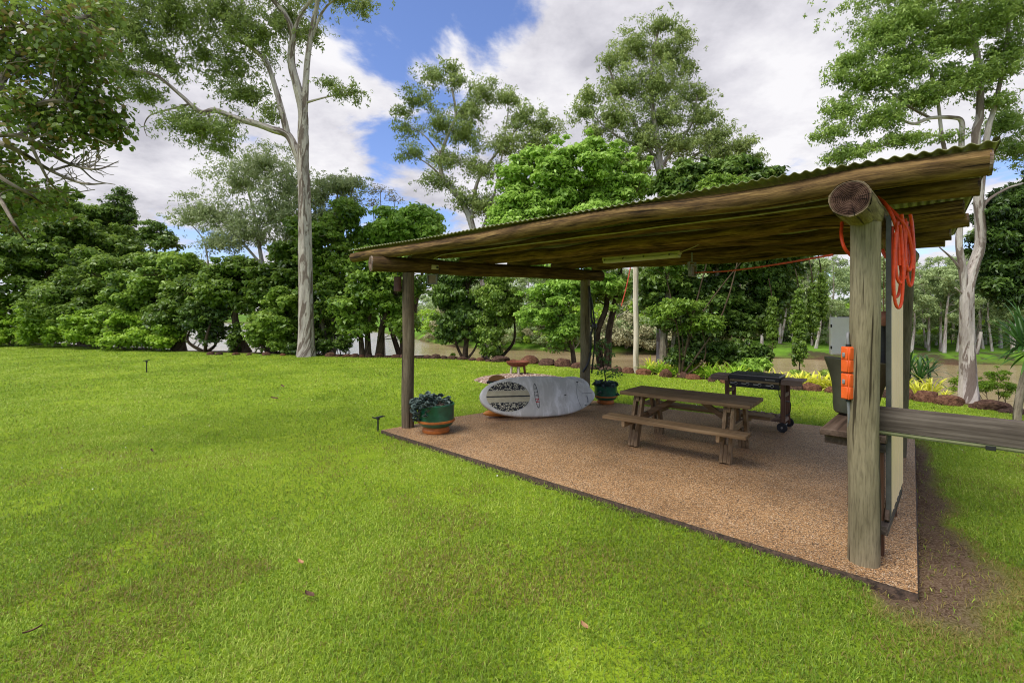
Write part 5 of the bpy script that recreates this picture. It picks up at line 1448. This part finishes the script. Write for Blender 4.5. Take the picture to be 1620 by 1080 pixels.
def straps():
    def proto(nm, m, *a, **k):
        o = strap_mesh('leaves', MAT[m], *a, **k); C.objects.unlink(o); return o
    P_g = [proto('g', 'lf_strap', 34, .50, .045, 1.5, .75) for _ in range(3)]
    P_y = [proto('y', 'lf_yellow', 36, .48, .055, 1.5, .8) for _ in range(3)]
    def place(px, py, sc, which, label, group):
        g = gp(px, py, -.05); s = which[rnd.randrange(3)]
        o = bpy.data.objects.new('strap_leaved_plant', s.data); C.objects.link(o)
        o.location = (g[0], g[1], -.06); o.scale = (sc * rnd.uniform(.9, 1.1), sc * rnd.uniform(.9, 1.1), sc * rnd.uniform(.85, 1.15)); o.rotation_euler = (0, 0, rnd.uniform(0, 6.2))
        tag(o, label, 'plant', group)
    for i in range(17):
        px = 1022 + i * 9.5 + rnd.uniform(-3, 3)
        place(px, np.interp(px, [1015, 1200], [591, 606]) - rnd.uniform(0, 5), rnd.uniform(.85, 1.15), P_g, 'yellow green strap leaved plant in the bed left of and behind the barbecue', 'strap plants behind the picnic table')
    for i in range(7):
        px = 1030 + i * 25 + rnd.uniform(-5, 5)
        place(px, np.interp(px, [1015, 1200], [587, 600]), 1.15, P_y, 'pale yellow tipped strap plant in the back row behind the barbecue', 'back row strap plants')
    for px, py, sc in ((1215, 603, .8), (1228, 604, .9), (1243, 607, .8), (1268, 612, .95), (1284, 613, 1.1), (1300, 614, 1.1), (1316, 616, .95), (1332, 617, .9), (1258, 608, .7), (1345, 620, .8)):
        place(px, py, sc, P_y, 'bright yellow strap plant in the bed between barbecue and front right post', 'yellow plants right of the barbecue')
    for px, py, sc, lab in ((1432, 622, 1.1, 'bright yellow strap plant nearest the cream panel'), (1452, 627, .85, 'small yellow strap plant between the rocks right of the cream panel'), (1471, 625, 1.15, 'yellow strap plant leaning right over the rocks'), (1420, 615, 1.0, 'yellow strap plant half hidden by the cream panel'), (1495, 630, .5, 'tiny yellow strap plant left of the pale gum trunk')):
        place(px, py, sc, P_y, lab, 'yellow plants right of the cream panel')
    # long dark strap clumps (dracaena) and the pandanus at the right edge
    big = lambda n, L, w, sp, ar: strap_mesh('leaves', MAT['lf_palm'], n, L, w, ar, sp, 6)
    for (px, py, d, L, n, lab) in ((1455, 600, 11.6, .62, 40, 'long dark green strap leaves rising behind the yellow plants'), (1438, 585, 12.0, .6, 34, 'upright dark strap leaved clump against the cream panel'), (1470, 588, 12.4, .55, 34, 'dark strap leaved clump reaching over the water')):
        b = ground_at(px, d); root = thing('dracaena', lab, 'plant', b, rnd.uniform(0, 6), 'dark strap clumps on the bank')
        z = at(px, py, d)[2] - b[2]
        mb = MB(); tube(mb, wobbly((0, 0, 0), (0, 0, z + .02), 3, .01), .04, 8); mb.build('trunk', MAT['bark'], root)
        o = big(n, L, .05, 1.05, 1.1); o.parent = root; o.location = (0, 0, z)
    b = gp(1609, 668, -.05); root = thing('pandanus', 'spiky palm with grey trunk entering at the right picture edge', 'palm', (b[0], b[1], -.1))
    top = at(1632, 556, b[1]) - np.array([b[0], b[1], -.1])
    mb = MB(); tube(mb, curve([(0, 0, 0), (.02, 0, .35), (.12, 0, .8), top], 5), .06, 12, wob=.04); mb.build('trunk', MAT['twig'], root)
    for k, (o_, L, n) in enumerate((((0, 0, 0), .85, 60), ((.2, .1, .22), .7, 40), ((-.05, .1, .12), .75, 40))):
        o = big(n, L, .05, 1.25, .45); o.parent = root; o.location = top + np.array(o_)
straps()

# --- far bank
def far_bank():
    protos = []
    for k in range(6):
        h = [11, 12.5, 9.5, 13, 8, 10][k]
        sk = Skel(); lean = R.normal() * .5
        T = np.array([lean, 0, h * .93])
        base = np.zeros(3)
        sk.path([base, T * .5 + R.normal(size=3) * [.25, .25, 0], T], .12 + .006 * h, .03, 7, 5, .04)
        if k % 2: sk.path([T * .35, T * .6 + [.8, 0, .3], T * .85 + [1.3, 0, 0]], .07, .02, 6, 4)
        n = [26, 30, 22, 34, 26, 22][k]
        z = h * (.36 + .62 * R.random(n)**.8); wd = 1.9 * np.sin(np.clip((z / h - .30) / .75, 0, 1) * PI)**.6 + .3
        a = R.random(n) * 2 * PI; q = R.random(n)**.5
        cs = np.stack([T[0] * z / h + wd * q * np.cos(a), wd * q * np.sin(a), z], 1); rs = np.full(n, .62) * (.7 + .6 * R.random(n))
        r = make_tree('slim_gum_tree', None, None, base, sk, cs, rs, 150, .26, MAT['lf_far'], MAT['gum_far'], aspect=.4, droop=.3, flat=.7, shell=.2, top=.5, rk=dict(rmin=.014, k=.008))
        protos.append(r)
    used = set()
    def put(px, dd, k, sc, label, group):
        d = 45.0
        for _ in range(30):
            x = (px - CX) * d / F; d = float(np.interp(x, FX, FY)) + dd
        x = (px - CX) * d / F
        r = protos[k] if k not in used else copy_tree(protos[k])
        used.add(k)
        r.location = (x, d, float(terr(x, d)) - .1); r.rotation_euler = (0, 0, rnd.uniform(0, 6.2)); s = sc * rnd.uniform(.9, 1.1)
        r.scale = (s, s, s * rnd.uniform(.95, 1.1))
        tag(r, label, 'tree', group)
    i = 0
    for lo, hi, n, lab, grp in ((1160, 1318, 17, 'slim pale trunked tree on the far bank between the fig and front right post', 'far bank trees left of the post'),
                                (1392, 1630, 26, 'slim pale trunked tree on the far bank right of the front right post', 'far bank trees right of the post')):
        for j in range(n):
            px = lo + (hi - lo) * (j + .5) / n + rnd.uniform(-6, 6)
            put(px, rnd.uniform(4, 9) if j % 3 else rnd.uniform(9, 18), i % 6, rnd.uniform(.62, 1.02), lab, grp); i += 1
    for px in (840, 856, 872, 890, 905, 960, 972, 985, 1000, 1015, 1028, 1040, 1060, 1085, 640, 655, 668, 680, 690, 760, 780, 800):
        put(px, rnd.uniform(5, 16), i % 6, rnd.uniform(.8, 1.05), 'slim pale tree on the far bank glimpsed under the shelter roof', 'far bank trees seen under the roof'); i += 1
    # scrub along the far waterline
    pr = []
    for k in range(3):
        n = 16; a = R.random(n) * 2 * PI; q = R.random(n)**.5 * 1.5
        cs = np.stack([q * np.cos(a) * 1.4, q * np.sin(a), .4 + 1.3 * R.random(n)], 1)
        sk = Skel(); sk.path([(0, 0, -.2), (.1, 0, .6), (.2, 0, 1.4)], .06, .02, 6, 4); sk.path([(.1, 0, -.2), (-.5, 0, .7), (-.9, .1, 1.3)], .05, .02, 6, 4)
        pr.append(make_tree('river_scrub', None, None, np.zeros(3), sk, cs, np.full(n, .5), 130, .20, MAT[['lf_scrub', 'lf_far', 'lf_shrub'][k]], MAT['twig'], aspect=.45, crown='foliage', rk=dict(rmin=.012, k=.006)))
    us = set()
    def scrub(px, dd, k, sc, lab, grp):
        d = 45.0
        for _ in range(30):
            x = (px - CX) * d / F; d = float(np.interp(x, FX, FY)) + dd
        x = (px - CX) * d / F
        r = pr[k] if k not in us else copy_tree(pr[k]); us.add(k)
        r.location = (x, d, float(terr(x, d)) - .05); r.rotation_euler = (0, 0, rnd.uniform(0, 6.2)); r.scale = (sc * 1.2, sc, sc * rnd.uniform(.8, 1.2))
        tag(r, lab, 'shrub', grp)
    for j in range(20):
        px = 955 + j * 10.5 + rnd.uniform(-4, 4)
        scrub(px, rnd.uniform(.5, 3), 0 if j % 4 else 1, rnd.uniform(1.0, 1.8), 'greyish scrub along the far waterline behind the bleached pole', 'grey scrub on the far bank')
    for j in range(14):
        px = 700 + j * 17 + rnd.uniform(-6, 6)
        scrub(px, rnd.uniform(.5, 4), j % 3, rnd.uniform(.9, 1.5), 'low riverside bush on the far bank between the left posts', 'far bank bushes between the left posts')
    for j in range(14):
        px = 1180 + j * 33 + rnd.uniform(-8, 8)
        scrub(px, rnd.uniform(6, 12), 1 if j % 3 else 2, rnd.uniform(.5, 1.0), 'low green bush under the slim trees on the far bank', 'bushes under the far trees')
    for j in range(26):
        px = 690 + j * 15 + rnd.uniform(-6, 6)
        scrub(px, rnd.uniform(4, 14), (1, 2, 1, 0)[j % 4], rnd.uniform(1.6, 2.8), 'tall bushy growth behind the waterline scrub seen under the roof', 'tall bushes behind the far waterline')
    for j in range(20):
        px = 1150 + j * 25 + rnd.uniform(-8, 8)
        scrub(px, rnd.uniform(12, 24), (1, 2, 1)[j % 3], rnd.uniform(1.4, 2.6), 'bushy undergrowth deep among the slim far bank trees', 'undergrowth deep on the far bank')
    # wooded skyline far beyond: reads as one mass
    n = 520
    ang = R.uniform(-1.25, 1.25, n); rad = R.uniform(0, 1, n)
    cs, rs = [], []
    for a, q in zip(ang, rad):
        x0 = math.tan(a) * 100 if abs(a) < 1.2 else math.copysign(260, a)
        px = R.uniform(-350, 1950); d = 60.0
        for _ in range(20):
            x = (px - CX) * d / F; d = float(np.interp(x, FX, FY)) + 22 + 60 * q
        h = R.uniform(2, 9 + 4 * q)
        cs.append((x, d, float(terr(x, d)) + h)); rs.append(R.uniform(1.6, 3.2))
    v, a = leaf_cloud(cs, rs, 330, .55, .5, shell=.3)
    tag(fast_mesh('distant_woodland', v, quads_of(v), a, MAT['lf_far']), 'pale wooded skyline beyond the river', 'woodland', kind='stuff')
far_bank()

# ================================================================== SKY, SUN, CAMERA
def build_world():
    w = bpy.data.worlds.new('World'); S.world = w; w.use_nodes = True
    t = NT(w.node_tree)
    el, az = math.radians(57), math.atan2(-.86, -.51)          # sun high, behind the camera to the left
    sky = t.n('ShaderNodeTexSky', sky_type='NISHITA', sun_disc=False, sun_elevation=el, sun_rotation=az, altitude=50, air_density=1.0, dust_density=.6, ozone_density=2.5)
    d = t.n('ShaderNodeTexCoord').outputs['Generated']
    sx = t.n('ShaderNodeSeparateXYZ', {0: d})
    zz = t.math('ADD', t.math('MAXIMUM', sx.outputs[2], 0.0), .22)
    pv = t.n('ShaderNodeCombineXYZ', {0: t.math('DIVIDE', sx.outputs[0], zz), 1: t.math('DIVIDE', sx.outputs[1], zz), 2: 0.0}).outputs[0]
    n = t.noise(t.map(pv, (1, 1, 1), (3.3, 1.7, .4)), 2.1, 10, .58, dist=.25)
    f = n
    def patch(px, py, width, amp):
        nonlocal f
        v = at(px, py, 1.0) - np.array([0, 0, H]); v = v / np.linalg.norm(v)
        dp = t.n('ShaderNodeVectorMath', {0: d, 1: tuple(v)}, operation='DOT_PRODUCT').outputs['Value']
        m = t.n('ShaderNodeMapRange', {'Value': dp, 'From Min': math.cos(width), 'From Max': 1.0, 'To Min': 0.0, 'To Max': amp}, interpolation_type='SMOOTHSTEP').outputs[0]
        f = t.math('ADD', f, m)
    for p in PATCHES: patch(*p)
    mask = t.n('ShaderNodeMapRange', {'Value': f, 'From Min': .45, 'From Max': .565, 'To Min': 0.0, 'To Max': 1.0}, interpolation_type='SMOOTHSTEP').outputs[0]
    sh = t.noise(t.map(pv, (1, 1, 1), (1.2, 5.1, .2)), 2.3, 7, .6)
    sh2 = t.math('ADD', t.math('MULTIPLY', sh, .62), t.math('MULTIPLY', n, .38))
    cloud = t.ramp(sh2, [(.40, (4.0, 3.95, 4.4)), (.49, (5.6, 5.5, 5.9)), (.58, (6.9, 6.8, 7.0))])
    blue = t.mix(1.0, sky.outputs[0], (1.2, 1.2, 1.5), 'MULTIPLY')
    col = t.mix(mask, blue, cloud)
    low = t.n('ShaderNodeMapRange', {'Value': sx.outputs[2], 'From Min': -.02, 'From Max': .0}).outputs[0]
    col = t.mix(low, (1.0, 1.1, .8), col)
    bg = t.n('ShaderNodeBackground', {'Color': col, 'Strength': .14})
    t.n('ShaderNodeOutputWorld', {'Surface': bg.outputs[0]})
    L = bpy.data.lights.new('sun', 'SUN'); L.energy = SUN; L.angle = math.radians(38); L.color = (1, .95, .87)
    o = bpy.data.objects.new('sun', L); C.objects.link(o)
    to = Vector((math.sin(az) * math.cos(el), math.cos(az) * math.cos(el), math.sin(el)))
    o.rotation_euler = to.to_track_quat('Z', 'Y').to_euler()
    o.location = to * 60
PATCHES = [(650, 30, .30, -.19), (590, 15, .16, -.10), (560, 270, .16, -.13), (270, 400, .14, -.07), (1250, 235, .12, -.12), (400, 215, .08, -.05), (330, 60, .3, .08), (230, 230, .15, .06),
           (900, 120, .55, .14), (1250, 60, .55, .16), (480, 110, .22, .13), (230, 300, .22, .14), (520, 255, .06, .08)]
SUN = 4.2
build_world()

cam = bpy.data.cameras.new('camera'); cam.sensor_width = 36; cam.lens = F / 1620 * 36
cam.shift_y = -(540 - CY) / 1620; cam.clip_end = 4000; cam.clip_start = .05
co = bpy.data.objects.new('camera', cam); C.objects.link(co)
co.location = (0, 0, H); co.rotation_euler = (PI / 2, 0, 0)
S.camera = co
S.view_settings.view_transform = 'Standard'; S.view_settings.look = 'None'; S.view_settings.exposure = 0; S.view_settings.gamma = 1
S.render.engine = 'CYCLES'
cy = S.cycles
cy.max_bounces = 6; cy.diffuse_bounces = 3; cy.glossy_bounces = 2; cy.transmission_bounces = 3; cy.transparent_max_bounces = 4
cy.sample_clamp_indirect = 8; cy.caustics_reflective = False; cy.caustics_refractive = False

cy.use_denoising = True
cy.filter_width = 1.1
